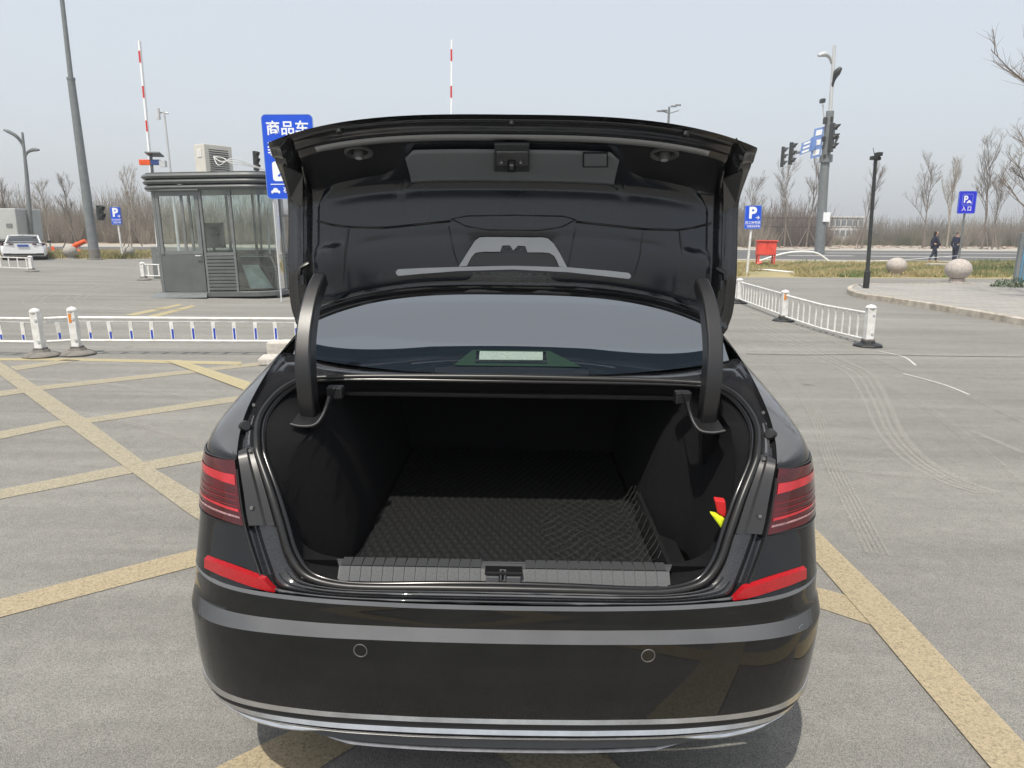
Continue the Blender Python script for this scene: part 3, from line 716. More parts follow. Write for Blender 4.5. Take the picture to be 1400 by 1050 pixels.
stp = MB(); stp.add([v * k_ for v in (Vector((.0, -.28, .0)), Vector((1.35, -.26, .0)), Vector((1.25, -.02, .1)), Vector((.0, -.02, .1)), Vector((.0, -.02, 0)), Vector((1.25, -.02, 0)))], [(0, 1, 2, 3), (0, 3, 4), (1, 5, 2), (0, 4, 5, 1), (3, 2, 5, 4)])
tag(stp.out('door_step', M_boothlight), 'sloping chequer metal step in front of the guard booth door', 'step').matrix_world = booth.matrix_world.copy()
# cable down the side wall
cbp = [AT(366, 285, B0.y + .3), AT(367, 310, B0.y + .3), AT(369, 345, B0.y + .3), AT(376, 365, B0.y + .3), AT(380, 390, B0.y + .3), AT(381, 408, B0.y + .3)]
tag(MB().tube(crom(cbp, 4), .022, 6).out('cable', M_whitedirty), 'white cable hanging down the booth wall below the large blue sign', 'cable')

# air conditioner on the roof
acY = B0.y + 1.0
a0, a1 = AT(282, 231, acY), AT(316, 198, acY)
ac = empty('air_conditioner', 'white outdoor air conditioner unit standing on the guard booth roof', 'air conditioner', (a0.x, acY, Bh - .02), R(60), lean=True)
aw, ah, ad = .80, a1.z - Bh + .04, .38
MB().bx(0, aw, 0, ad, .08, ah).out('case', mat('cream_metal', (0.60, 0.58, 0.52), .5, var=.08, scale=3), ac, bevel=.01)
gr = MB()
for k in range(11): gr.bx(.12, .12 + .001 + .56, -.012, -.004, .14 + k * (ah - .22) / 11, .14 + (k + .35) * (ah - .22) / 11)
gr.out('grille', M_dark, ac)
MB().bx(aw + .002, aw + .015, .03, ad - .03, .12, ah - .05).out('coil', M_dark, ac)
MB().bx(-.012, -.002, .1, .26, ah * .62, ah * .86).out('cover', M_whitedirty, ac)
for xx in (.1, aw - .1): MB().bx(xx - .03, xx + .03, .02, ad - .02, 0, .08).out('foot', M_dark, ac)
for q, (dx, dz) in enumerate(((0, 0), (.06, .1), (.1, -.06))):
    MB().tube(crom([AT(292, 214, acY - .1), AT(299 + q * 3, 226 - q * 5, acY - .2), AT(316, 217 + q * 3, acY - .2), AT(336, 222 + q * 2, acY), AT(362, 232, acY + .3)], 5), .011, 6).out('pipe', M_whitedirty, None)
    o = bpy.context.scene.collection.objects[-1]
    M0 = ac.matrix_world.inverted(); o.parent = ac; o.matrix_parent_inverse = M0

# ================================================================== poles, lamps, signals
def pole_between(name, a, b_, r0, r1, m_, parent, n=12):
    return MB().tube([a, b_], [r0, r1], n).out(name, m_, parent, smooth=40)
def world_child(o, parent):
    o.parent = parent; o.matrix_parent_inverse = parent.matrix_world.inverted(); return o
def plain(name, label, cat, loc, group=None): return empty(name, label, cat, loc, 0, group)
bpy.context.view_layer.update()
def WC(mb, name, m_, parent, **kw):
    o = mb.out(name, m_, None, **kw); o.parent = parent; o.matrix_parent_inverse = Matrix.Translation(-parent.location); return o
# tall leaning mast, left
b_ = G(130, 355); t_ = AT(97, 108, b_.y); t2 = AT(78, -60, b_.y)
ml = plain('mast', 'tall grey steel mast with a thicker lower section, rising left of the guard booth', 'mast', b_)
WC(MB().tube([b_, t_], [.23, .16], 12), 'lower_pole', M_pole, ml, smooth=40)
WC(MB().tube([t_, t2], [.11, .085], 12), 'upper_pole', M_pole, ml, smooth=40)
WC(MB().tube([t_ - Vector((0, 0, .05)), t_ + Vector((0, 0, .06))], [.18, .18], 12), 'collar', M_pole, ml, smooth=40)
WC(MB().lathe([(.36, 0), (.36, .04), (.24, .06), (.24, .5), (.22, .52)], 12, b_), 'base', M_concdark, ml, smooth=40)
def signal(parent, c, s, ang=0.0, n=3, visor_dir=1):
    """three lens signal head, c = centre, s = lens pitch; visors point along +x (visor_dir) or to the viewer"""
    Mz = Matrix.Rotation(ang, 3, 'Z')
    o_ = []
    mb = MB(); mb.box(c, (s * .9, s * .45, s * n * 1.02), rz=ang); o_.append(WC(mb, 'signal_housing', M_dark, parent, bevel=s * .06))
    for k in range(n):
        cz = c.z + (k - (n - 1) / 2) * s
        mb = MB(); rows = []
        vs = []; nn = 9
        for j in range(nn):
            a = math.pi * (-.15 + 1.3 * j / (nn - 1))
            for dd, ln in ((0, 0), (1, 1)):
                L = s * (.62 if True else 0) * (0.35 + .65 * max(0, math.sin(a))) if dd else 0
                p = Vector((math.cos(a) * s * .38, -s * .22 - L, math.sin(a) * s * .38)); vs.append(Mz @ p + Vector((c.x, c.y, cz)))
        mb.add(vs, [(2 * j, 2 * j + 1, 2 * j + 3, 2 * j + 2) for j in range(nn - 1)])
        WC(mb, 'visor', M_dark, parent, solid=s * .04)
        mb = MB(); prof = [(0.001, 0), (s * .33, 0), (s * .35, .02 * s)]
        vv = [Mz @ Vector((math.cos(2 * math.pi * q / 14) * s * .34, -s * .235, math.sin(2 * math.pi * q / 14) * s * .34)) + Vector((c.x, c.y, cz)) for q in range(14)]
        mb.add(vv, [tuple(range(14))]); WC(mb, 'lens', M_rubber, parent, solid=.01)
c = AT(137, 291, b_.y - .1)
sl = plain('traffic_signal', 'black traffic signal with hooded lenses fixed to the tall left mast', 'traffic signal', c)
signal(sl, c, .34, R(70), 2)
# double lamp far left
b_ = G(45, 347.5); t_ = AT(30.5, 181, b_.y); 
dl = plain('street_lamp', 'double armed grey street lamp at the far left behind the white car', 'street lamp', b_)
WC(MB().tube([b_, AT(36.5, 240, b_.y), t_], [.13, .10, .06], 10), 'pole', M_pole, dl, smooth=40)
for pts in ([(33, 207), (30, 196), (22, 186), (12, 180), (5, 177.5)], [(34.5, 214), (38, 208), (44, 205), (49, 204.5), (53, 205)]):
    w = [AT(x, y, b_.y - (.0 if i < 2 else .3 * i * .3)) for i, (x, y) in enumerate(pts)]
    c_ = crom(w, 4); n = len(c_)
    WC(MB().tube(c_, [lerp(.05, .10, min(1, i / (n * .5))) if i < n - 3 else .06 for i in range(n)], 8), 'lamp_arm', M_pole, dl, smooth=50)
# small floodlight cluster and wi-fi mast behind booth
b_ = Vector((AT(236, 232, 24).x, 24, 0)); t_ = AT(224, 152, 24)
ff = plain('antenna_mast', 'thin white pole with a small wind turbine head behind the guard booth', 'pole', b_)
WC(MB().tube([b_, t_], [.05, .035], 8), 'pole', M_polelight, ff, smooth=40)
WC(MB().tube([AT(216, 148, 23.9), AT(216.5, 163, 23.9)], [.05, .08], 8), 'camera_head', M_polelight, ff, smooth=40)
WC(MB().tube([AT(216, 156, 23.9), AT(222, 153, 24), AT(230, 155, 24)], .03, 6), 'arm', M_polelight, ff)
b_ = Vector((AT(914, 160, 55).x, 55, 0)); t_ = AT(915, 146, 55)
fm = plain('floodlight_mast', 'distant floodlight mast with four lamp heads just above the boot lid', 'floodlight mast', b_)
WC(MB().tube([b_, t_], [.14, .08], 8), 'pole', M_pole, fm, smooth=40)
WC(MB().tube([AT(902, 151, 55), AT(915, 155, 55), AT(928, 151, 55)], .04, 6), 'cross_arm', M_pole, fm)
for x, y, a in ((902, 150, -.5), (909, 148, -.8), (921, 149, .9), (927, 147, .8)):
    p = AT(x, y, 55); WC(MB().bar(p - Vector((.20, 0, .2 * -a)), p + Vector((.20, 0, .2 * a)), .16, .1), 'lamp_head', M_pole, fm)
# gate arms
def barrier(base_px, pts, Y, label, reds):
    b0 = AT(pts[0][0], pts[0][1], Y); t_ = AT(pts[1][0], pts[1][1], Y)
    t = plain('barrier_arm', label, 'barrier gate', Vector((b0.x, Y, 0)), 'raised barrier gates')
    bx_ = MB().bx(b0.x - .17, b0.x + .17, Y - .15, Y + .15, 0, 1.0); WC(bx_, 'cabinet', M_boothlight, t, bevel=.02)
    z_ = .9; d = (t_ - b0); st = b0 + d * ((z_ - b0.z) / d.z)
    WC(MB().bar(st, t_, .05, .11), 'boom', M_sigwhite, t)
    for a, c_ in reds:
        p, q = AT(*a, Y), AT(*c_, Y)
        WC(MB().bar(p + Vector((.0, 0, 0)), q, .054, .114) if False else MB().box((p + q) / 2 - Vector((0, .058, 0)), (.055, .006, abs(p.z - q.z))), 'red_stripe', M_red, t)
barrier(None, [(205, 215), (190.5, 56)], 23, 'raised red and white gate barrier boom rising left of the guard booth', [((191.5, 70), (193, 86)), ((196.5, 118), (198, 134)), ((201, 165), (202.5, 180))])
barrier(None, [(617, 155), (617.5, 55)], 24, 'raised red and white gate barrier boom rising behind the boot lid', [((617.3, 68), (617.3, 84)), ((617, 118), (617, 134))])
# beacon with solar panel on a pole
bY = 21; p = AT(207, 222, bY)
bc = plain('warning_beacon', 'red and blue flashing warning bar with a small solar panel above the booth roof', 'warning light', Vector((p.x, bY, 0)))
WC(MB().tube([(p.x, bY, 0), AT(206, 212, bY)], .045, 8), 'pole', M_boothgrey, bc)
A_, B_, C_, D__ = AT(191, 222, bY), AT(206, 222, bY), AT(207, 222, bY), AT(219, 222, bY)
WC(MB().box((A_ + B_) / 2, ((B_ - A_).x, .1, .15)), 'red_lamp', M_orplas, bc, bevel=.01)
WC(MB().box((C_ + D__) / 2, ((D__ - C_).x, .1, .15)), 'blue_lamp', mat('beacon_blue', (0.03, 0.06, 0.2), .4), bc, bevel=.01)
q = AT(211, 211, bY); WC(MB().box(q, (.42, .3, .03), M_=Matrix.Rotation(R(-18), 3, 'X')), 'solar_panel', M_pole, bc)
q = AT(223, 224, bY); WC(MB().box(q, (.16, .14, .17)), 'siren', M_polelight, bc)
# signal behind booth
p = AT(350, 220, 34); ts = plain('traffic_signal', 'small dark traffic signal just left of the large blue sign above the booth roof', 'traffic signal', Vector((p.x, 34, 0)))
WC(MB().tube([(p.x, 34, 0), p], .05, 8), 'pole', M_dark, ts)
signal(ts, p, .28, R(60), 3)

# big signal pole on the right
b_ = G(1120, 347); Y = b_.y
j_ = AT(1135, 152, Y); t_ = AT(1141, 62, Y)
sp = plain('signal_pole', 'grey mast with two lamp arms, signal heads and street signs at the right roadside', 'signal pole', b_)
WC(MB().tube([b_, AT(1127, 235, Y), j_], [.40, .36, .30], 14), 'lower_pole', M_pole, sp, smooth=40)
WC(MB().tube([j_, t_], [.15, .12], 12), 'upper_pole', M_polelight, sp, smooth=40)
WC(MB().tube([AT(1129, 222, Y), AT(1129.6, 212, Y)], [.5, .5], 12), 'collar', M_pole, sp, smooth=40)
sc_ = Y / 970
for nm, pts, rr, m_ in (('lamp_arm', [(1137, 87), (1134, 78), (1127, 74), (1119, 76)], (.08, .12, .22, .1), M_polelight), ('lamp_arm', [(1137, 122), (1140, 110), (1144, 100), (1150, 92)], (.08, .12, .30, .12), M_dark)):
    w = crom([AT(x, y, Y - .2 * i) for i, (x, y) in enumerate(pts)], 4); n = len(w)
    WC(MB().tube(w, [interp([0, .35, .7, 1], rr, i / (n - 1)) for i in range(n)], 8), nm, m_, sp, smooth=50)
WC(MB().tube([AT(1127, 200, Y), AT(1100, 207, Y), AT(1088, 209, Y)], [.14, .11, .1], 8), 'signal_arm', M_pole, sp, smooth=40)
WC(MB().tube([AT(1128, 168, Y), AT(1126, 155, Y), AT(1125, 143, Y)], .05, 6), 'camera_bracket', M_polelight, sp)
WC(MB().box(AT(1124.5, 138, Y), (.28, .5, .3)), 'camera', M_dark, sp)
for x, y, w, h in ((1128, 165, 4, 8), (1137, 163, 3, 6), (1126, 190, 4, 6), (1130, 214, 9, 5)):
    WC(MB().box(AT(x, y, Y - .3), (w * sc_, .3, h * sc_)), 'bracket', M_dark, sp, bevel=.02)
WC(MB().box(AT(1129.5, 297, Y - .35), (9 * sc_, .3, 12 * sc_)), 'white_box', M_sigwhite, sp, bevel=.02)
WC(MB().tube([AT(1140, 200, Y - .2), AT(1146, 186, Y - .4)], [.05, .12], 6), 'camera', M_pole, sp)
def arr(px0, py0, px1, py1, YY, name, label, slant=0.0, txt=None):
    a, c_ = AT(px0, py0, YY), AT(px1, py1, YY); w, h = c_.x - a.x, a.z - c_.z
    t = plain(name, label, 'street sign', Vector((a.x, YY, a.z)))
    mb = MB(); s = slant * sc_
    vs = [Vector((a.x, YY, a.z - s)), Vector((c_.x, YY, a.z)), Vector((c_.x - .1, YY, c_.z)), Vector((a.x - .12, YY, c_.z - s))]
    mb.add(vs, [(3, 2, 1, 0)]); WC(mb, 'sign_board', M_sigpale, t, solid=.06)
    rr_ = 3 if h > w else 2
    for k in range(rr_):
        f0, f1 = (k + .2) / rr_, (k + .75) / rr_
        q = [vs[0].lerp(vs[3], f0).lerp(vs[1].lerp(vs[2], f0), .18), vs[0].lerp(vs[3], f0).lerp(vs[1].lerp(vs[2], f0), .82), vs[0].lerp(vs[3], f1).lerp(vs[1].lerp(vs[2], f1), .82), vs[0].lerp(vs[3], f1).lerp(vs[1].lerp(vs[2], f1), .18)]
        mb = MB(); mb.add([v - Vector((0, .05, 0)) for v in q], [(3, 2, 1, 0)]); WC(mb, 'lettering', M_sigwhite, t, solid=.01)
arr(1114, 173, 1123, 214, Y - .2, 'street_sign', 'tall pale blue direction sign nearest the signal mast', 3)
arr(1097, 190, 1109, 207, Y - .2, 'street_sign', 'wide pale blue direction sign on the signal arm, left of the round one', 5)
c = AT(1111, 197, Y - .25)
t = plain('street_sign', 'round pale blue mandatory sign between the two rectangular street signs', 'street sign', c)
vv = [c + Vector((math.cos(a / 16 * 2 * math.pi) * .18, math.cos(a / 16 * 2 * math.pi) * -.3, math.sin(a / 16 * 2 * math.pi) * .55)) for a in range(16)]
WC(MB().add(vv, [tuple(range(16))]), 'sign_board', M_sigpale, t, solid=.05)
for (x, y), pit, ang, lab, nn in (((1137, 188), 11.5, R(55), 'large black three lens traffic signal fixed on the signal mast itself', 3), ((1081.5, 210), 9.0, R(55), 'black three lens traffic signal at the arm end, right one of the pair', 3), ((1070, 214.5), 8.2, R(62), 'black three lens traffic signal at the arm end, left one of the pair', 3)):
    c = AT(x, y, Y - .5); s_ = plain('traffic_signal', lab, 'traffic signal', c, None); signal(s_, c, pit * sc_, ang, nn)
# black camera pole
b_ = G(1183, 400); b_.z = .125; Yc = b_.y; t_ = AT(1197.5, 213, Yc)
cp = plain('camera_pole', 'slim black pole with a small camera on top standing at the kerb nose', 'camera pole', b_)
WC(MB().tube([b_, AT(1186, 372, Yc)], [.085, .085], 12), 'base_pole', M_dark, cp, smooth=40)
WC(MB().tube([AT(1186, 372, Yc), AT(1186.3, 368, Yc), t_], [.085, .055, .045], 12), 'pole', M_dark, cp, smooth=40)
WC(MB().box(AT(1196, 216, Yc), (.2, .2, .1)).box(AT(1201, 211, Yc), (.13, .25, .1)).box(AT(1200, 217, Yc), (.1, .2, .09)), 'camera', M_dark, cp, bevel=.01)
WC(MB().tube([AT(1196, 214, Yc), AT(1193.5, 202, Yc)], .008, 5), 'aerial', M_dark, cp)

# ================================================================== stone balls
def ball(px, pyb, rpx, label, m_=M_granite, squash=.86):
    b_ = G(px, pyb); 
    if px > 1290: b_.z = .125
    r = rpx * b_.y / 970
    t = empty('stone_ball', label, 'stone ball', b_, 0, 'stone ball bollards')
    prof = [(r * math.cos(a) * 1.0, r * .22 + r * squash + r * squash * math.sin(a)) for a in [R(-66 + 156 * k / 12) for k in range(13)]]
    prof[-1] = (.002, prof[-1][1])
    MB().lathe(prof, 28).out('ball', m_, t, smooth=60)
    MB().lathe([(r * .6, 0.06 * r), (r * .6, r * .30), (r * .45, r * .32)], 24).out('neck', m_, t, smooth=40)
    MB().bx(-r * .85, r * .85, -r * .85, r * .85, 0, .09 * r).out('plinth', m_, t)
ball(1224, 377.5, 12.8, 'smaller granite ball at the edge of the dry verge on the right')
ball(1307, 391.5, 16.4, 'larger granite ball on the pale pavement below the entrance sign')
ball(97, 353.5, 8.8, 'grey stone ball beside the orange pipe on the left verge', M_concrete)
ball(176, 352.5, 8, 'grey stone ball on the left verge just right of the small P sign post', M_concrete)

# ================================================================== low white traffic fences
def fpost(b_, h, label, sticker=False, grp='white posts of the low traffic fence', bolts=True, wide=1.0, dark=False):
    t = empty('fence_post', label, 'fence post', b_, R(random.uniform(-4, 4)), grp, lean=True)
    w = .058 * wide
    MB().bx(-w, w, -w, w, .07, h - .06).out('post', M_whitedirty, t, bevel=.008)
    MB().lathe([(w * 1.3, h - .06), (w * 1.38, h - .045), (w * 1.0, h - .018), (.002, h)], 12).out('cap', M_whitedirty, t, smooth=50)
    bs = MB().lathe([(.21, 0), (.22, .018), (.20, .035), (.11, .065), (.10, .09), (.002, .092)], 8).out('base', M_rubber if dark else M_concdark, t)
    MB().bx(-w * 1.25, w * 1.25, -w * 1.25, w * 1.25, .088, .115).out('collar', M_concdark, t)
    if sticker: MB().bx(-w * .6, w * .1, -w - .004, -w, h * .68, h * .86).out('reflective_sticker', M_orange, t)
    if bolts:
        for zz in (.2, h * .76): MB().lathe([(.018, -w - .012), (.02, -w + .001)], 10, (w * .45, 0, zz), 'y').out('bolt', M_polelight, t)
    return t
def fpanel(A, B, zt, zb, n, label, grp, blue=None, lean_dx=0, skip=(), sag=0.0, pw=.048):
    A, B = Vector(A), Vector(B); d = (B - A); L = d.length; ang = math.atan2(d.y, d.x)
    t = empty('traffic_fence', label, 'fence panel', A, ang, grp)
    MB().tube([(0, 0, zt), (L / 2, 0, zt - sag), (L, 0, zt)], .019, 8).out('top_rail', M_whitedirty, t, smooth=50)
    if blue: MB().tube([(0, 0.01, zt - .045), (L, 0.01, zt - .045)], .012, 6).out('mid_rail', M_whitedirty, t, smooth=50)
    MB().tube([(0, 0, zb), (L / 2, 0, zb - sag), (L, 0, zb)], .017, 8).out('bottom_rail', M_whitedirty, t, smooth=50)
    for k in range(n):
        if k in skip: continue
        x = L * (k + .5) / n + random.uniform(-.008, .008); z_top = (zt - .05 if blue else zt); sx = random.uniform(-.012, .012)
        pk = MB().bar((x + sx - .01, 0, z_top - sag), (x, 0, zb - sag), pw, .018).out('picket', M_whitedirty, t)
        if blue:
            h_ = (z_top - zb); f = blue(k)
            if f > 0: MB().bar((x - .002, -.011, zb + .03 + h_ * f * .62), (x, -.011, zb + .03), pw * .5, .004).out('blue_sticker', M_fblue, pk)
    return t
g = 'low white traffic fence panels on the left'
P1, P2 = G(57, 487.5), G(107, 485)
hP = AT(50, 422, P1.y).z + .01; hQ = AT(100, 419, P2.y).z
fpost(P1, hP, 'left one of the two white fence posts on concrete feet', wide=.82)
fpost(P2, hQ, 'right one of the two white fence posts, with an orange sticker', True, wide=.82)
ztl = AT(200, 435.5, P2.y).z; zbl = AT(200, 466.5, P2.y).z
e_ = G(470, 487); 
dirL = (e_ - P2).normalized()
fpanel(P2 + Vector((.06, 0, 0)), P2 + dirL * 4.0 + Vector((0, .05, 0)), ztl, zbl, 15, 'long white fence panel with blue stickers right of the posts', g, lambda k: interp([0, 5, 14], [.5, .9, 1.0], k))
fpanel(P1 - Vector((2.6, 0, 0)), P1 - Vector((.05, 0, 0)), ztl + .0, zbl, 9, 'white fence panel running left from the posts out of the picture', g, lambda k: .4)
fpanel(P1 + Vector((.07, .03, 0)), P2 - Vector((.05, -.03, 0)), ztl, zbl, 1, 'short white fence panel between the two posts', g, lambda k: .5)
# far-left fence and fence beside booth
p = G(44, 371.5); h = AT(44, 349.5, p.y).z
fpost(p, h, 'small white fence post in front of the white car', bolts=False)
q = G(-60, 367); fpanel(q, p, h * .84, h * .2, 9, 'white fence panel in front of the white car', 'far low fence panels on the left')
p = G(197, 383); h = AT(197, 358, p.y).z
fpost(p, h, 'white fence post beside the left corner of the guard booth', bolts=False)
fpanel(p, G(240, 384), h * .86, h * .25, 3, 'short white fence panel half hidden behind the guard booth', 'far low fence panels on the left')
# right fence
Q1, Q2 = G(1186, 473.5), G(1071, 439)
d = (Q2 - Q1); h1 = AT(1190, 416, Q1.y).z; h2 = AT(1074, 396, Q2.y).z
fpost(Q1, h1, 'near end post of the right white fence on a black rubber foot', grp='white posts of the right fence', wide=1.0, dark=True)
fpost(Q2, h2, 'white fence post with orange sticker in the middle of the right fence', True, grp='white posts of the right fence', bolts=False, dark=True)
Q3 = Q2 + Vector((G(1003, 412) - Q2)).normalized() * 3.4
fpost(Q3, h2, 'far white fence post of the right fence beside the boot lid', grp='white posts of the right fence', bolts=False, dark=True)
Q4 = Q3 + (Q3 - Q2)
ga = 'white fence panels on the right'
fpanel(Q2, Q1, h2 * .82, h2 * .16, 13, 'nearest white fence panel of the right fence', ga, sag=.03, pw=.03)
fpanel(Q3, Q2, h2 * .84, h2 * .18, 15, 'white fence panel of the right fence beyond the middle post', ga, pw=.03)
fpanel(Q4, Q3, h2 * .84, h2 * .18, 15, 'farthest white fence panel of the right fence, mostly behind the boot lid', ga, pw=.03)

# concrete blocks behind the car's left corner
for (x, y, w, h, d, lab) in ((388, 489, .42, .20, .3, 'rough pale concrete block standing behind the left rear pillar of the black car'), (382, 500, .5, .09, .35, 'flat broken pale concrete slab on the ground beside the black car')):
    p = G(x, y); o = MB().bx(-w / 2, w / 2, 0, d, 0, h).out('concrete_block', mat('pale_block', (0.50, 0.47, 0.42), .95, var=.2, scale=20, bump=.6, bscale=60), bevel=.02)
    o.location = p; o.rotation_euler.z = R(9); tag(o, lab, 'concrete block')
o = MB().bx(-.06, .06, 0, .1, 0, .01).out('bottle_cap', M_sigwhite); bpy.data.objects.remove(o)

# ================================================================== roadside things, left
p = G(0, 351.5); Yv = p.y + 3
t0_, t1_ = AT(-60, 284, Yv), AT(20, 284, Yv)
vn = empty('box_truck', 'pale grey box truck body at the left edge behind the white car', 'truck', (t1_.x, Yv, 0), R(3))
hv = t0_.z
MB().bx(-5, 0, 0, 2.3, .75, hv).out('cargo_box', mat('truck_grey', (0.40, 0.42, 0.42), .5, var=.08, scale=1), vn, bevel=.04)
MB().bx(-5, -.05, .1, 2.2, .45, .75).out('chassis', M_dark, vn)
MB().bx(-5.02, .02, -.02, .0, .75, .85).out('side_rail', M_pole, vn)
for x in (-.9, -2.1): MB().lathe([(.1, -.02), (.42, -.02), (.45, .03), (.45, .25), (.3, .27)], 20, (x, .1, .45), 'y').out('wheel', M_tyre, vn, smooth=40)
MB().bx(-.55, -.25, -.03, -.005, hv - 1.0, hv - .8).out('lamp', M_pole, vn)
# orange pipe barrier
Yo = G(115, 352).y + .4
pb = plain('plastic_barrier', 'fallen orange plastic road barrier lying behind the stone ball on the left verge', 'barrier', G(104, 349))
Yo = G(104, 349).y
WC(MB().tube([AT(96, 341, Yo), AT(104, 335, Yo), AT(117, 329.5, Yo)], [.12, .14, .12], 8), 'top_tube', M_orplas, pb, smooth=50)
WC(MB().tube([AT(100, 341, Yo), AT(104, 344, Yo), AT(111, 346, Yo)], [.14, .18, .14], 8), 'foot', M_orplas, pb, smooth=50)
WC(MB().tube([AT(107, 343, Yo), AT(108, 348, Yo)], [.1, .08], 8), 'foot', M_orplas, pb, smooth=50)
o = MB().add([AT(70, 343, Yo), AT(70, 337, Yo), AT(73, 336.5, Yo), AT(76, 343, Yo), AT(79, 343, Yo), AT(70, 343, Yo + .5), AT(76, 343, Yo + .5), AT(72, 336.5, Yo + .4)], [(0, 1, 2, 3), (5, 7, 1, 0), (7, 6, 3, 2), (1, 7, 2), (0, 3, 6, 5)]).out('traffic_cone_base', M_orplas)
tag(o, 'small crumpled orange plastic piece just right of the white car', 'plastic piece'); o.name = 'plastic_piece'
o = MB().bar(AT(70, 344, Yo - .3), AT(88, 344, Yo - .3), .1, .12).out('plank', M_kerbfar); tag(o, 'pale plank lying between the white car and the stone ball', 'plank')
# ================================================================== roadside things, right
Yr = G(1047, 364).y
cb = plain('utility_cabinet', 'red metal utility cabinet with two doors on legs by the road on the right', 'cabinet', G(1047, 364))
a, c_ = AT(1037.5, 330, Yr), AT(1061.5, 349, Yr); ww = c_.x - a.x
for k in range(2):
    x0 = a.x + k * (ww / 2 + .01)
    WC(MB().bx(x0, x0 + ww / 2 - .04, Yr, Yr + .4, c_.z, a.z), 'door', M_redcab, cb, bevel=.02)
WC(MB().bx(a.x - .03, a.x + ww + .03, Yr - .05, Yr + .45, a.z, a.z + .06), 'roof', M_redcab, cb, bevel=.01)
WC(MB().bx(a.x + .02, a.x + ww - .02, Yr + .03, Yr + .38, c_.z - .02, a.z - .02), 'case', M_redcab, cb)
for x in (a.x + .05, a.x + ww - .1):
    for yy in (Yr + .03, Yr + .34): WC(MB().bx(x, x + .07, yy, yy + .06, 0, c_.z), 'leg', M_redcab, cb)
WC(MB().tube([AT(1035, 361, Yr - .2), AT(1041, 359, Yr - .2)], .1, 6), 'foot', M_redcab, cb)
Ya = G(1100, 358).y
o = MB().tube(crom([AT(1008, 366, Ya - 1), AT(1040, 356, Ya - .5), AT(1060, 349.5, Ya), AT(1080, 345, Ya), AT(1100, 343.8, Ya), AT(1118, 346.5, Ya), AT(1134, 357.5, Ya)], 5), .045, 8).out('arched_pipe', M_sigwhite, smooth=50)
tag(o, 'thin white pipe bent in an arch over the verge beside the red cabinet', 'pipe')
o = MB().tube([AT(1040, 357.6, Ya), AT(1140, 357.5, Ya), AT(1190, 357.3, Ya), AT(1240, 355, Ya - 1), AT(1309, 349.5, Ya - 4)], .016, 6).out('tape', M_sigwhite, smooth=50)
tag(o, 'thin white tape stretched along the road edge to the entrance sign pole', 'tape')
o = MB().tube([G(1008, 368, .04), G(1050, 369, .05), G(1085, 372.5, .04)], .04, 6).out('pipe', M_sigwhite, smooth=50)
tag(o, 'straight white pipe lying on the dry verge near the staff parking sign', 'pipe')
p = G(1288, 366); o = MB().bx(-.75, .75, -.2, .2, 0, .22).out('kerb_block', M_kerb, bevel=.02); o.location = p; tag(o, 'loose pale kerb block behind the larger granite ball', 'kerb block')
p = G(1299, 365); o = MB().bx(-.2, .3, -.15, .15, 0, .30).out('dark_box', M_dark, bevel=.02); o.location = p + Vector((.3, 0, 0)); tag(o, 'small dark box beside the entrance sign pole foot', 'box'); o.name = 'box'
# blue painted post at right edge
p = G(1391, 392); p.z = .0
t = plain('gate_post', 'grey and blue metal gate leaf at the right edge of the picture', 'gate', p)
hh_ = AT(1391, 318, p.y).z
WC(MB().bx(p.x - .12, p.x + .0, p.y, p.y + .12, 0, hh_), 'post', M_pole, t, bevel=.01)
WC(MB().bx(p.x + .03, p.x + 1.8, p.y + .03, p.y + .08, .1, hh_ * .95), 'panel', mat('blue_panel', (0.10, 0.25, 0.38), .5, var=.2, scale=3), t)
for k in range(10): WC(MB().bx(p.x + .10 + k * .17, p.x + .13 + k * .17, p.y + .012, p.y + .027, .1, hh_ * .95), 'slat', M_pole, t)
# ================================================================== vegetation
def tree_mesh(seed, h, trunk_h, spread, r0, levels=4, nbr=(7, 5, 4, 3), up=0.55):
    """returns (trunk MB, crown MB) of a bare tree"""
    rnd = random.Random(seed); tr, cw = MB(), MB()
    def bend(p, d, L, r_a, r_b, n, mb, wob, sides):
        pts = [p]; dd = d.copy()
        for i in range(n):
            dd = (dd + Vector((rnd.gauss(0, wob), rnd.gauss(0, wob), rnd.gauss(0, wob * .5) + up * .10))).normalized(); pts.append(pts[-1] + dd * (L / n))
        mb.tube(pts, [lerp(r_a, r_b, i / n) for i in range(n + 1)], sides, caps=False); return pts, dd
    def rec(pts, L, r_, lev):
        n = nbr[lev]
        for k in range(n):
            f = rnd.uniform(.25, 1.0) if lev else (k + .5) / n
            i = min(int(f * (len(pts) - 1)), len(pts) - 2); p = pts[i].lerp(pts[i + 1], f * (len(pts) - 1) - i)
            dd = (pts[i + 1] - pts[i]).normalized()
            a = rnd.uniform(0, 2 * math.pi); side = Vector((math.cos(a), math.sin(a), 0))
            sp_ = spread * rnd.uniform(.7, 1.2); nd = (dd * (1 - sp_ * .5) + side * sp_ * .8 + Vector((0, 0, up * .5))).normalized()
            l2 = L * rnd.uniform(.45, .72) * (1 - .25 * f); rr_ = r_ * .5
            q, _ = bend(p, nd, l2, rr_, rr_ * .35, 3, cw, .12, 4 if lev < 2 else 3)
            if lev + 1 < levels: rec(q, l2, rr_, lev + 1)
    q, d = bend(Vector((0, 0, 0)), Vector((0, 0, 1)), trunk_h, r0, r0 * .75, 4, tr, .02, 8)
    q2, d2 = bend(q[-1], d, h - trunk_h, r0 * .72, r0 * .12, 6, cw, .05, 5)
    rec(q2, (h - trunk_h) * .85, r0 * .75, 0)
    return tr, cw
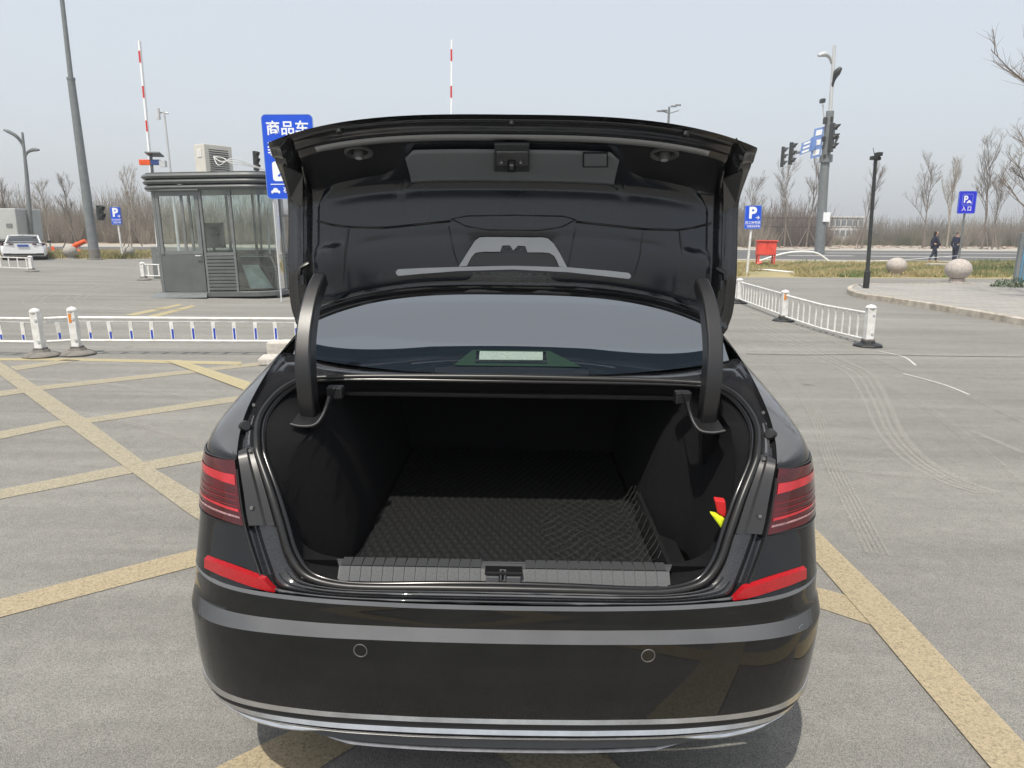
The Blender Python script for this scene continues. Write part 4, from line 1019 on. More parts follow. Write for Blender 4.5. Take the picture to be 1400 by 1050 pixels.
def tree(px, pyb, pyt, label, seed, cat='tree', spread=.6, stakes=3, m_=M_bark, trunk=.3, r0=None, levels=4, nbr=(10, 6, 5, 4), group='bare roadside trees'):
    b_ = G(px, pyb); z = AT(px, pyt, b_.y).z
    t = empty('bare_tree', label, cat, b_, random.uniform(0, 6), group)
    t_, c_ = tree_mesh(seed, z * .97, z * trunk, spread, r0 or z * .014, levels, nbr)
    t_.out('trunk', m_, t, smooth=40); c_.out('crown', m_, t)
    for k in range(stakes):
        a = 2 * math.pi * k / max(1, stakes) + seed; R_ = z * .16
        MB().tube([(math.cos(a) * R_, math.sin(a) * R_, 0), (math.cos(a) * .05, math.sin(a) * .05, z * .27)], .045, 6).out('prop_stake', M_bark, t)
    return t
tree(1072, 338, 238, 'bare staked tree with full crown, left of the signal mast on the right', 11, spread=.55)
tree(1102, 338, 240, 'bare staked tree with upright branches right next to the signal mast', 12, spread=.42)
tree(1178, 339, 246, 'bare staked tree seen behind the slim black camera pole', 13, spread=.5)
tree(1261, 339, 236, 'bare vase shaped tree behind the left walker', 14, spread=.62)
tree(1294, 339.5, 236, 'slim pale bare tree between the two walkers', 15, spread=.38, m_=M_barkpale)
tree(1342, 340.5, 215, 'bare tree with many twigs right of the entrance sign', 16, spread=.65)
tree(1356, 341, 248, 'low bare staked tree behind the right end of the verge', 21, spread=.6)
# nearer tree at the right edge, reaching into the frame from above too
b_ = G(1402, 374); zt = AT(1402, 196, b_.y).z
nt_ = empty('bare_tree', 'nearest bare tree at the right edge, its budding branches crossing the sky', 'tree', b_, 0, None)
t_, c_ = tree_mesh(35, zt, 1.0, .95, .09, 4, (12, 6, 5, 4)); t_.out('trunk', M_bark, nt_, smooth=40); c_.out('crown', M_bark, nt_)
b_ = G(1575, 432); b_.z = .1; zt = 9.4
nt2 = empty('bare_tree', 'bare tree outside the right edge with twig tips hanging into the top right corner', 'tree', b_, 1.3, None)
t_, c_ = tree_mesh(52, zt, 1.6, .95, .12, 4, (16, 8, 6, 4)); t_.out('trunk', M_bark, nt2, smooth=40); c_.out('crown', M_bark, nt2)
# left trees just in front of the thicket
tree(69, 338, 262, 'pale young bare tree with fan of branches just right of the white car', 17, spread=.6, stakes=0, m_=M_barkpale, trunk=.28)
tree(101, 337.5, 258, 'bare tree left of the tall leaning mast', 18, spread=.5, stakes=3)
tree(180, 337, 247, 'tall bare tree between the small P sign and the guard booth', 19, spread=.5, stakes=3, m_=M_barkpale)
tree(12, 337, 262, 'bare tree above the box truck at the left edge', 20, spread=.5, stakes=0)
tree(1022, 337, 256, 'dense dark bare tree above the staff parking sign', 41, spread=.7, stakes=0, nbr=(12, 6, 5, 3))

# thicket: many fans of thin stems, one mass
def shrub_template(seed, n, h, w, r=.02, seg=2):
    rnd = random.Random(seed); V_, F_ = [], []
    for _ in range(n):
        a = rnd.uniform(0, 2 * math.pi); rad = abs(rnd.gauss(0, .35)) * w * .5
        p = Vector((math.cos(a) * rad, math.sin(a) * rad, rnd.choice((0, 0, rnd.uniform(0, h * .6)))))
        L = h * rnd.uniform(.35, 1.0) * (1 - p.z / h * .6); d = Vector((math.cos(a) * rnd.uniform(.05, .6), math.sin(a) * rnd.uniform(.05, .6), 1)).normalized()
        if p.z > 0: d = (d + Vector((rnd.gauss(0, .5), rnd.gauss(0, .5), 0))).normalized(); L *= .55
        rr = r * rnd.uniform(.5, 1.1) * (1.0 if p.z == 0 else .5); base = len(V_)
        for i in range(seg + 1):
            q = rr * (1 - .75 * i / seg)
            for k in range(3):
                b2 = 2 * math.pi * k / 3; V_.append((p.x + q * math.cos(b2), p.y + q * math.sin(b2), p.z))
            p = p + d * (L / seg); d = (d + Vector((rnd.gauss(0, .2), rnd.gauss(0, .2), .1))).normalized()
        for i in range(seg):
            for k in range(3): F_.append((base + i * 3 + k, base + i * 3 + (k + 1) % 3, base + (i + 1) * 3 + (k + 1) % 3, base + (i + 1) * 3 + k))
    return V_, F_
import numpy as np
def mass(name, temps, places, m_, label, extra=None):
    VV, FF, off = [], [], 0
    T_ = [(np.array(v, np.float32), np.array(f, np.int32)) for v, f in temps]
    for (x, y, z, s, sz, a, k) in places:
        v, f = T_[k % len(T_)]; c_, s2 = math.cos(a), math.sin(a)
        w = np.empty_like(v); w[:, 0] = (v[:, 0] * c_ - v[:, 1] * s2) * s + x; w[:, 1] = (v[:, 0] * s2 + v[:, 1] * c_) * s + y; w[:, 2] = v[:, 2] * sz + z
        VV.append(w); FF.append(f + off); off += len(v)
    V_ = np.concatenate(VV); F_ = np.concatenate(FF); nf, k = F_.shape
    me = bpy.data.meshes.new(name); me.vertices.add(len(V_)); me.vertices.foreach_set('co', V_.ravel())
    me.loops.add(nf * k); me.loops.foreach_set('vertex_index', F_.ravel()); me.polygons.add(nf)
    me.polygons.foreach_set('loop_start', np.arange(0, nf * k, k, dtype=np.int32)); me.update(calc_edges=True)
    me.materials.append(m_); o = bpy.data.objects.new(name, me); COL.objects.link(o); o['kind'] = 'stuff'; o['label'] = label
    return o
temps = [shrub_template(100 + i, 130, 1.0, .55, .008 + .0, 2) for i in range(6)]
dense = [shrub_template(200 + i, 170, 1.0, 1.3, .006, 2) for i in range(4)]
rnd = random.Random(3)
pl = []
for row, (dy, hh, sp_) in enumerate(((0, .75, 2.0), (3, 1.0, 1.7), (7, 1.12, 1.7), (12, 1.2, 2.0))):
    x0, x1 = -75, 33
    x = x0
    while x < x1:
        f = (x - x0) / (x1 - x0); base = G(interp([-300, 240], [331, 331.5], lerp(-300, 240, min(1, f * 1.2))), 332)
        Yb = interp([-75, -40, 5, 33], [62, 66, 74, 88], x)
        h = 4.5 * hh * rnd.uniform(.65, 1.25)
        pl.append((x + rnd.gauss(0, .5), Yb + dy + rnd.gauss(0, .8), -.05, h * .9, h, rnd.uniform(0, 6), rnd.randrange(6)))
        x += sp_ * rnd.uniform(.5, 1.1)
mass('thicket', temps, pl, M_twig, 'dense grey brown thicket of bare shrubs along the far side of the road on the left')
pl = []
x = -80
while x < 34:
    Yb = interp([-75, -40, 5, 33], [62, 66, 74, 88], x)
    for dy, h in ((2, 2.6), (5, 3.1), (9, 3.6), (15, 4.6)):
        hh = h * rnd.uniform(.7, 1.15); pl.append((x + rnd.gauss(0, .6), Yb + dy + rnd.gauss(0, .6), -.05, hh, hh, rnd.uniform(0, 6), rnd.randrange(4)))
    x += 1.25
mass('undergrowth', dense, pl, M_twigfar, 'dark brushwood low behind the left thicket')
# right: dark brown hedge band with greener part to the left, further away
pl, plg = [], []
x = 28
while x < 150:
    Yb = interp([28, 45, 80, 150], [95, 104, 112, 120], x)
    for dy, h in ((0, 2.6), (3, 3.6), (7, 4.6), (12, 5.0)):
        hh = h * rnd.uniform(.75, 1.15) * (0.48 if x < 56 else 1.0)
        (plg if (x < 54 and dy < 7) or dy == 0 else pl).append((x + rnd.gauss(0, .7), Yb + dy + rnd.gauss(0, .8), -.05, hh * 1.1, hh, rnd.uniform(0, 6), rnd.randrange(4)))
    x += 1.3
mass('hedge', dense, pl, M_twigfar, 'dark brown leafless hedge beyond the road on the right')
mass('green_scrub', dense, plg, mat('green_scrub', (0.085, 0.10, 0.05), .9, col2=(0.17, 0.155, 0.085), scale=.3), 'olive green scrub at the foot of the hedge beyond the road on the right')
pl = []
x = 30
while x < 140:
    Yb = interp([28, 45, 80, 150], [92, 99, 106, 112], x)
    h = rnd.uniform(3, 7) if x > 62 else rnd.uniform(1.0, 2.6)
    if rnd.random() < .8: pl.append((x + rnd.gauss(0, 1), Yb + rnd.uniform(-2, 10), -.05, h * .8, h, rnd.uniform(0, 6), rnd.randrange(6)))
    x += 1.5 if x > 62 else 2.6
mass('thicket', temps, pl, M_twig, 'bare pale bushes rising above the hedge on the far right')
pl = []
x = 20
while x < 40:
    for dy, h in ((0, 4.5), (4, 5.8), (8, 6.6)):
        hh = h * rnd.uniform(.8, 1.1); pl.append((x + rnd.gauss(0, .7) , 90 + dy, -.05, hh, hh, rnd.uniform(0, 6), rnd.randrange(6)))
    x += 1.3
mass('thicket', temps, pl, mat('plum_twigs', (0.22, 0.175, 0.15), .9), 'reddish brown bushes behind the staff parking sign')
pl = []
for i in range(60):
    pl.append((rnd.uniform(-60, 60), -45 + rnd.uniform(-4, 4), -.05, rnd.uniform(3, 4), rnd.uniform(3, 5.5), rnd.uniform(0, 6), rnd.randrange(6)))
mass('thicket', temps, pl, M_twig, 'bare shrubs along the lot edge behind the viewer')
# far side low grass line and roadside rubble colour come from the soil; near verge tufts of dry grass
def grass_template(seed, n, r=.5):
    rnd_ = random.Random(seed); V_, F_ = [], []
    for _ in range(n):
        a = rnd_.uniform(0, 6.28); rad = r * math.sqrt(rnd_.random()); x, y = rad * math.cos(a), rad * math.sin(a); h = rnd_.uniform(.05, .16); b2 = rnd_.uniform(0, 6.28)
        dx, dy = math.cos(b2) * .010, math.sin(b2) * .010; lx, ly = rnd_.gauss(0, .05), rnd_.gauss(0, .05); k = len(V_)
        V_ += [(x - dx, y - dy, 0), (x + dx, y + dy, 0), (x + lx + dx * .3, y + ly + dy * .3, h), (x + lx - dx * .3, y + ly - dy * .3, h)]; F_.append((k, k + 1, k + 2, k + 3))
    return V_, F_
gt = [grass_template(300 + i, 130) for i in range(4)]
pl, plg = [], []
for i in range(1500):
    px = rnd.uniform(1000, 1440); py = rnd.uniform(360, 378)
    if px < 1100 and py > 370: continue
    p = G(px, py); s = rnd.uniform(.7, 1.6)
    gr_ = (px > 1330 and rnd.random() < .5) or math.sin(px * .05 + py * .6) > .75
    (plg if gr_ else pl).append((p.x, p.y, -.01, s, s * rnd.uniform(.4, 1.1) * (1.4 if px > 1330 else 1), rnd.uniform(0, 6), rnd.randrange(4)))
for i in range(500):
    px = rnd.uniform(60, 215); py = rnd.uniform(346.5, 353)
    p = G(px, py); s = rnd.uniform(.8, 1.8); (plg if rnd.random() < .2 else pl).append((p.x, p.y, -.01, s, s * 1.2, rnd.uniform(0, 6), rnd.randrange(4)))
for i in range(900):
    px = rnd.uniform(215, 1000); py = lerp(348.5, 365, (px - 215) / 785) + rnd.uniform(0, 1) * lerp(4, 12.5, (px - 215) / 785)
    p = G(px, py); s = rnd.uniform(.8, 1.7); (plg if rnd.random() < .25 else pl).append((p.x, p.y, -.01, s, s, rnd.uniform(0, 6), rnd.randrange(4)))
mass('dry_grass', gt, pl, mat('dry_grass', (0.42, 0.34, 0.17), .9, col2=(0.30, 0.27, 0.13), scale=.8), 'straw coloured dry grass on the verges')
mass('green_grass', gt, plg, mat('green_grass', (0.10, 0.16, 0.05), .9, col2=(0.20, 0.22, 0.09), scale=.8), 'patches of green grass on the right verge')
# low evergreen clump near the right edge of the pavement
def bush(px, py, w, h, label, seed):
    b_ = G(px, py); b_.z = .1; rnd_ = random.Random(seed); V_, F_ = [], []
    for _ in range(900):
        a = rnd_.uniform(0, 6.28); rr = w * math.sqrt(rnd_.random()); x, y = rr * math.cos(a), rr * .6 * math.sin(a); z = rnd_.random() * h * math.sqrt(max(.05, 1 - (rr / w) ** 2)); k = len(V_)
        d = Vector((rnd_.gauss(0, .5), rnd_.gauss(0, .5), .7)).normalized() * .07; s = Vector((rnd_.gauss(0, 1), rnd_.gauss(0, 1), 0)).normalized() * .014
        p = Vector((x, y, z)); V_ += [p - s, p + s, p + d]; F_.append((k, k + 1, k + 2))
    t = empty('shrub', label, 'shrub', b_); mkmesh('foliage', V_, F_, mat('shrub_green', (0.06, 0.10, 0.035), .8, var=.4, scale=4), t)
    MB().tube([(0, 0, -.05), (0, 0, h * .5)], .03, 6).out('stem', M_bark, t)
bush(1388, 398, .75, .30, 'low green shrub on the pavement at the right edge', 5)
bush(1372, 374, 1.6, .5, 'wide low green shrub on the verge right of the entrance sign', 6)

# far building and railing
bY = 190
a, c_ = AT(1072, 306, bY), AT(1182, 294, bY)
fb = empty('factory_building', 'long low pale building with a row of windows far beyond the hedge on the right', 'building', (a.x, bY, 0))
Mw = mat('pale_wall', (0.50, 0.50, 0.49), .8, var=.06, scale=.1); L = c_.x - a.x; hb = AT(1125, 297, bY).z
MB().bx(0, L, 0, 14, 0, hb).out('wall', Mw, fb)
MB().bx(-.3, L + .3, -.3, 14.3, hb, hb + .4).out('roof', M_polelight, fb)
proto = MB().bx(-.55, .55, -.06, .02, -.75, .75).out('window', mat('far_window', (0.12, 0.14, 0.16), .2), fb)
for k in range(14):
    for j in range(2):
        w = proto if (k == 0 and j == 0) else proto.copy()
        if w is not proto: COL.objects.link(w)
        w.parent = fb; w.location = (L * (k + .5) / 14, 0, hb - 1.4 - 2.6 * j)
rY = 88
rl = empty('railing', 'thin dark metal railing with pickets in front of the far building', 'railing', (AT(1035, 300, rY).x, rY, 0))
za, zb_ = AT(1110, 296, rY).z, 1.0; Lr = AT(1180, 300, rY).x - rl.location.x
MB().bx(0, Lr, 0, .06, za - .25, za - .19).out('top_rail', M_dark, rl); MB().bx(0, Lr, 0, .06, za - 1.3, za - 1.24).out('bottom_rail', M_dark, rl)
pr = MB().bx(-.012, .012, .01, .04, za - 1.3, za).out('picket', M_dark, rl)
n = int(Lr / .6)
for k in range(n):
    w = pr if k == 0 else pr.copy()
    if k: COL.objects.link(w); w.parent = rl
    w.location = (.1 + k * .6, 0, 0)
# rubble heap line beyond the right road
pl = []
rt_ = []
for q in range(3):
    rr = random.Random(q); V_ = [(rr.uniform(-1, 1), rr.uniform(-1, 1), rr.uniform(0, .8)) for _ in range(8)]
    bm = bmesh.new(); [bm.verts.new(v) for v in V_]; bmesh.ops.convex_hull(bm, input=bm.verts); bmesh.ops.triangulate(bm, faces=bm.faces); bm.verts.index_update()
    keep = [v for v in bm.verts]; rt_.append(([tuple(v.co) for v in keep], [tuple(v.index for v in f.verts) for f in bm.faces])); bm.free()
for i in range(500):
    px = rnd.uniform(1000, 1420); py = rnd.uniform(334, 339.5) + (px - 1000) * .003; p = G(px, py); s = rnd.uniform(.08, .35) * (1.5 if px > 1350 else 1)
    pl.append((p.x, p.y, -.03, s, s * .7, rnd.uniform(0, 6), rnd.randrange(3)))
for i in range(350):
    px = rnd.uniform(130, 215); py = rnd.uniform(347, 353.5); p = G(px, py); s = rnd.uniform(.04, .14)
    pl.append((p.x, p.y, -.01, s, s * .7, rnd.uniform(0, 6), rnd.randrange(3)))
mass('rubble', rt_, pl, mat('reddish_rubble', (0.42, 0.27, 0.19), .95, col2=(0.45, 0.40, 0.34), scale=.4), 'soil clods and rubble scattered along the verges')

# ================================================================== people
def skin_body(name, joints, edges, m_, parent, root=0, sub=2):
    me = bpy.data.meshes.new(name); me.from_pydata([j[0] for j in joints], edges, []); me.materials.append(m_)
    o = bpy.data.objects.new(name, me); link(o, parent)
    o.modifiers.new('skin', 'SKIN'); sv = me.skin_vertices[0].data
    for i, j in enumerate(joints):
        r = j[1]; sv[i].radius = r if hasattr(r, '__len__') else (r, r)
    sv[root].use_root = True
    s = o.modifiers.new('sub', 'SUBSURF'); s.levels = sub; s.render_levels = sub
    me.shade_smooth(); return o
def person(b_, h, face, stride, label, hair_long):
    """b_ ground point, face = heading angle (0 = towards +x), stride metres"""
    t = empty('person', label, 'person', b_, face)
    k = h / 1.68
    def P(x, y, z): return Vector((x * k, y * k, z * k))
    s = stride
    J = [(P(0, 0, .93), (.13 * k, .10 * k)), (P(0, 0, 1.12), (.115 * k, .09 * k)), (P(-.01, 0, 1.34), (.15 * k, .10 * k)), (P(0, 0, 1.43), .05 * k), (P(.02, 0, 1.50), .048 * k), (P(.03, 0, 1.585), (.078 * k, .09 * k)), (P(.025, 0, 1.66), .06 * k),
         (P(0, .17, 1.38), .055 * k), (P(-.04 - s * .15, .21, 1.12), .043 * k), (P(.02 - s * .1, .23, .90), .034 * k), (P(.05 - s * .1, .23, .84), (.03 * k, .018 * k)),
         (P(0, -.17, 1.38), .055 * k), (P(-.02 + s * .2, -.21, 1.12), .043 * k), (P(.12 + s * .2, -.22, .92), .034 * k), (P(.17 + s * .2, -.22, .86), (.03 * k, .018 * k)),
         (P(0, .09, .88), .085 * k), (P(s * .35, .09, .50), .062 * k), (P(s * .42, .09, .09), .04 * k), (P(s * .42 + .13, .10, .035), (.04 * k, .028 * k)),
         (P(0, -.09, .88), .085 * k), (P(-s * .15, -.09, .50), .062 * k), (P(-s * .60, -.09, .12), .04 * k), (P(-s * .60 + .12, -.10, .04), (.04 * k, .028 * k))]
    E_ = [(0, 1), (1, 2), (2, 3), (3, 4), (4, 5), (5, 6), (2, 7), (7, 8), (8, 9), (9, 10), (2, 11), (11, 12), (12, 13), (13, 14), (0, 15), (15, 16), (16, 17), (17, 18), (0, 19), (19, 20), (20, 21), (21, 22)]
    skin_body('body', J, E_, M_skin, t)
    g_ = 1.22
    def G_(idx, add=0): return [(J[i][0], tuple((q * g_ + add) for q in (J[i][1] if hasattr(J[i][1], '__len__') else (J[i][1],) * 2))) for i in idx]
    ja = G_([0, 1, 2, 7, 8, 9, 11, 12, 13], .012); ja[0] = (J[0][0] - Vector((0, 0, .08)), (.175 * k, .14 * k))
    ja.append((J[2][0] + Vector((0, 0, .05 * k)), (.10 * k, .08 * k)))
    skin_body('jacket', ja, [(0, 1), (1, 2), (2, 3), (3, 4), (4, 5), (2, 6), (6, 7), (7, 8), (2, 9)], M_navy, t)
    tr_ = G_([0, 15, 16, 17, 19, 20, 21], .012)
    skin_body('trousers', tr_, [(0, 1), (1, 2), (2, 3), (0, 4), (4, 5), (5, 6)], M_navy, t)
    for a, b2 in ((17, 18), (21, 22)):
        skin_body('shoe', [(J[a][0] - Vector((.03, 0, .07 * k)), .045 * k), (J[b2][0] + Vector((.0, 0, 0)), (.048 * k, .036 * k))], [(0, 1)], M_dark, t, sub=1)
    hj = [(P(-.01, 0, 1.66), (.085 * k, .09 * k)), (P(-.035, 0, 1.60), (.075 * k, .09 * k))]
    if hair_long: hj += [(P(-.07, 0, 1.50), (.07 * k, .08 * k)), (P(-.10, 0, 1.42), (.05 * k, .05 * k))]
    skin_body('hair', hj, [(i, i + 1) for i in range(len(hj) - 1)], M_hair, t)
    MB().lathe([(.002, 0), (.012 * k, .01 * k), (.002, .03 * k)], 8, P(.118, 0, 1.58)).out('nose', M_skin, t)
    MB().add([P(.085, -.04, 1.44), P(.085, .04, 1.44), P(.115, .02, 1.30), P(.115, -.02, 1.30)], [(0, 1, 2, 3)]).out('shirt_collar', M_sigwhite, t, solid=.02)
    return t
p = G(1275, 358.5); hP_ = AT(1277, 316, p.y).z
person(p, hP_, R(-8), .42, 'walking person with dark hair in a navy suit, one leg trailing, left walker', True)
p = G(1304, 358.5); hP_ = AT(1304, 317.5, p.y).z
person(p, hP_, R(35), .2, 'person with short dark hair in a navy suit beside the entrance sign pole', False)

# ================================================================== white sedan, far left
def lofted(name, secs, m_, parent, n=1, closed=True, smooth=30, bevel=None):
    rows = [[Vector(p) for p in s] for s in secs]; o = grid(rows, name, m_, parent, closed=closed, smooth=smooth)
    me = o.data; bm = bmesh.new(); bm.from_mesh(me); c = len(rows[0]); bm.verts.ensure_lookup_table()
    try:
        bm.faces.new([bm.verts[i] for i in range(c)][::-1]); bm.faces.new([bm.verts[(len(rows) - 1) * c + i] for i in range(c)])
    except Exception: pass
    bmesh.ops.recalc_face_normals(bm, faces=bm.faces); bm.to_mesh(me); bm.free(); return o
wb = G(34, 356); wc = empty('white_sedan', 'white sedan seen from behind, parked at the far left beside the box truck', 'car', wb, R(32))
scl = (AT(70, 345, wb.y).x - AT(6, 345, wb.y).x) / 1.86 * .84
wc.scale = (scl, scl, scl * .80)
def sec(y, hw, zb, zs, zt, hwt):
    pts = [(-hw * .9, zb), (-hw, zb + .18), (-hw * 1.0, zs), (-hw * .97, zs + .12), (-hwt, zt), (-hwt * .5, zt + .02), (hwt * .5, zt + .02), (hwt, zt), (hw * .97, zs + .12), (hw, zs), (hw, zb + .18), (hw * .9, zb)]
    return [(x, y, z) for x, z in pts]
lofted('body', [sec(0, .80, .30, .62, .98, .62), sec(.06, .86, .24, .66, 1.03, .66), sec(.3, .92, .2, .72, 1.06, .70), sec(.75, .93, .2, .74, 1.04, .72), sec(1.5, .93, .2, .74, .98, .80), sec(3.0, .93, .2, .74, .96, .82), sec(3.8, .92, .2, .70, .92, .78), sec(4.5, .86, .22, .60, .80, .66), sec(4.7, .70, .3, .5, .68, .5)], M_whitecar, wc)
cabp = [(.55, 1.03, .68, .68), (1.0, 1.24, .70, .62), (1.35, 1.38, .76, .60), (1.9, 1.43, .80, .58), (2.5, 1.42, .80, .58), (3.1, 1.28, .78, .58), (3.7, .97, .74, .60)]
rows = [[(-hb_, y, .96), (-(hb_ + ht_) / 2 - .02, y, (z + .96) / 2), (-ht_, y, z), (0, y, z + .015), (ht_, y, z), ((hb_ + ht_) / 2 + .02, y, (z + .96) / 2), (hb_, y, .96)] for y, z, hb_, ht_ in [(a_, b2_, c2_, d2_ * .90) for a_, b2_, c2_, d2_ in cabp]]
lofted('windows', rows, M_glassside, wc)
rf = [[(-ht_ * .93, y, z + .012), (0, y, z + .032), (ht_ * .93, y, z + .012)] for y, z, hb_, ht_ in cabp[2:5]]
grid(rf, 'roof', M_whitecar, wc, solid=.02)
for s in (-1, 1):
    MB().tube([(s * .69, .55, 1.04), (s * .63, 1.0, 1.25), (s * .60, 1.35, 1.395), (s * .59, 1.9, 1.44)], .03, 6).out('pillar', M_whitecar, wc)
    lamp = [(s * .36, -.02, .97), (s * .80, .08, .99), (s * .90, .28, .97), (s * .88, .18, .88), (s * .78, .02, .87), (s * .40, -.035, .91)]
    mkmesh('tail_lamp', lamp, [tuple(range(6))], M_lampred, wc, solid=.03)
    MB().bx(s * .50, s * .82, -.02, .04, .40, .43).out('exhaust_trim', M_chrome, wc)
    MB().box((s * 1.02, 2.9, 1.02), (.2, .1, .14)).out('mirror', M_dark, wc, bevel=.02)
    for y in (.95, 3.75):
        w = MB().lathe([(.2, -.10), (.33, -.10), (.335, -.06), (.335, .06), (.33, .10), (.2, .10)], 24, (s * .82, y, .335), 'x').out('wheel', M_tyre, wc, smooth=40)
        MB().lathe([(.19, s * .11 - .01), (.21, s * .11), (.02, s * .12)], 16, (s * .82, y, .335), 'x').out('rim', M_alloy, w)
MB().bx(-.22, .22, -.045, -.02, .80, .92).out('plate', mat('plate_blue', (.03, .08, .35), .4), wc)

MB().bx(-.80, .80, -.03, .05, .28, .40).out('lower_bumper', M_plastic, wc, bevel=.02)
MB().bx(-.66, .66, -.02, .08, 1.035, 1.06).out('spoiler', M_plastic, wc, bevel=.008)
MB().bx(-.6, .6, .60, .62, 1.06, 1.07).out('rear_light_bar', M_glassside, wc) if False else None
mkmesh('aerial', [(-.02, 1.45, 1.44), (.02, 1.45, 1.44), (0, 1.52, 1.50), (0, 1.55, 1.44)], [(0, 1, 2), (0, 2, 3), (1, 3, 2)], M_dark, wc)
# ================================================================== the black car
YAW = R(0.7); CO = Vector((-.018, 1.62, 0))
car = empty('black_sedan', 'glossy black sedan seen from behind with its boot lid wide open', 'car', CO, -YAW)
_fw = Vector((math.sin(YAW), math.cos(YAW), 0)); _rt = Vector((math.cos(YAW), -math.sin(YAW), 0))
def LOC(px, py, y):                      # car-local point seen at a pixel in the car plane y
    r = ray(px, py); o = Vector((0, 0, H)) - CO
    t = (y - o.dot(_fw)) / r.dot(_fw); p = o + r * t
    return Vector((p.dot(_rt), y, p.z))
def mir(p, s): return Vector((p[0] * s, p[1], p[2]))
SM = 32
# ---- bumper
CT = [(0, 0), (.15, .0015), (.3, .006), (.5, .020), (.68, .050), (.80, .090), (.88, .145), (.94, .22), (.975, .31), (.993, .42), (1.0, .55), (1.0, .72)]
_ct = crom([Vector((a, b, 0)) for a, b in CT], 5)
_ct = [Vector((-p.x, p.y, 0)) for p in reversed(_ct)][:-1] + _ct
def contour(z, inset, w, dz=0.0, lo=0, hi=None):
    W0 = .952; out = []
    for p in _ct[lo:hi]:
        a = abs(p.x); k = a ** 3
        out.append(Vector((p.x * W0 * w, p.y + inset * (1 - .55 * k), z + dz * k)))
    return out
BR = [(.215, .22, .86, .05), (.232, .15, .89, .05), (.262, .105, .925, .045), (.292, .085, .950, .03), (.318, .060, .966, .01), (.345, .052, .977, .0), (.365, .048, .983, 0), (.372, .036, .988, 0), (.40, .030, .992, -.01),
      (.45, .018, .996, -.01), (.52, .006, .999, -.005), (.59, .000, 1.0, 0), (.632, .000, 1.0, -.03), (.6325, .001, 1.0, -.03), (.655, .026, .993, -.01), (.6555, .027, .993, -.01), (.664, .0285, .986, .005), (.69, .029, .985, .01), (.708, .030, .984, .012), (.714, .042, .98, .012)]
rows = [contour(*r) for r in BR]
grid(rows, 'bumper', M_black, car, smooth=40, keep=lambda i, j: i >= 4)
grid(rows[:5], 'lower_bumper', M_plastic, car, smooth=40)
def strip(name, z, inset, w, dz, h, prot, m_, lo, hi, tilt=0.0):
    rr = [contour(z - h / 2, inset + .004, w, dz, lo, hi), contour(z - h / 2 + .002, inset - prot, w + .004, dz, lo, hi), contour(z + h / 2 - .002, inset - prot + tilt, w + .004, dz, lo, hi), contour(z + h / 2, inset + .004, w, dz, lo, hi)]
    nn_ = len(rr[0])
    for j in range(nn_):
        t = min(1, (min(j, nn_ - 1 - j) + .15) / 4)
        if t < 1:
            c_ = sum((r[j] for r in rr), Vector()) / 4 + Vector((0, .01, 0))
            for r in rr: r[j] = c_.lerp(r[j], t)
    return grid(rr, name, m_, car, smooth=50)
nC = len(_ct)
strip('chrome_strip', .385, .036, .990, -.008, .020, .008, M_chrome, 4, nC - 4, .006)
strip('chrome_strip', .335, .058, .974, .003, .016, .012, M_chrome, 6, nC - 6, .006)
strip('chrome_strip', .314, .068, .966, .012, .006, .018, M_chrome, 9, nC - 9, .003)
strip('black_strip', .360, .046, .983, 0, .018, .010, M_plastic, 5, nC - 5, .004)
strip('splitter', .292, .095, .942, .035, .012, .016, M_plastic, 8, nC - 8, .004)
strip('diffuser', .238, .125, .895, .05, .014, .028, M_steel, 36, nC - 36, .008)
strip('diffuser', .264, .108, .91, .05, .028, .016, M_grey, 34, nC - 34, .008)
for s in (-1, 1):                       # exhaust shaped trims low in the corners
    pts = crom([mir((.48, .112, .288), s), mir((.62, .122, .284), s), mir((.76, .165, .300), s), mir((.875, .27, .335), s)], 5)
    MB().tube(pts, [.004, .006, .007, .008] + [.0075] * (len(pts) - 8) + [.006, .005, .004, .002], 6).out('exhaust_trim', M_chrome, car, smooth=50)
def pt_on(px, py, y0=0.0):
    y = y0
    for _ in range(8):
        p = LOC(px, py, y); a = abs(p.x) / .938
        yy = interp([c.x for c in _ct if c.x >= 0], [c.y for c in _ct if c.x >= 0], a)
        ins = interp([b[0] for b in BR], [b[1] for b in BR], p.z); y = yy + ins * (1 - .55 * a ** 3)
    return LOC(px, py, y)
for px, py in ((493, 889), (886, 896), (1094, 862), (279, 850)):
    p = pt_on(px, py); r = .0175
    a = abs(p.x) / .938; ang = math.atan(interp([0, .3, .6, .8, .9, .95, 1], [0, .05, .2, .6, 1.1, 1.9, 3.0], a)) * (1 if p.x > 0 else -1)
    Mz = Matrix.Rotation(ang, 3, 'Z')
    mb = MB(); rr_ = [Mz @ Vector((math.cos(2 * math.pi * k / 20) * r, -.0015, math.sin(2 * math.pi * k / 20) * r)) + p for k in range(21)]
    mb.tube(rr_, .0013, 5, caps=False); sn = mb.out('parking_sensor', M_steel, car)
    vv = [Mz @ Vector((math.cos(2 * math.pi * k / 20) * r * .93, -.0012, math.sin(2 * math.pi * k / 20) * r * .93)) + p for k in range(20)]
    mkmesh('sensor_face', vv, [tuple(range(20))], M_black, sn)

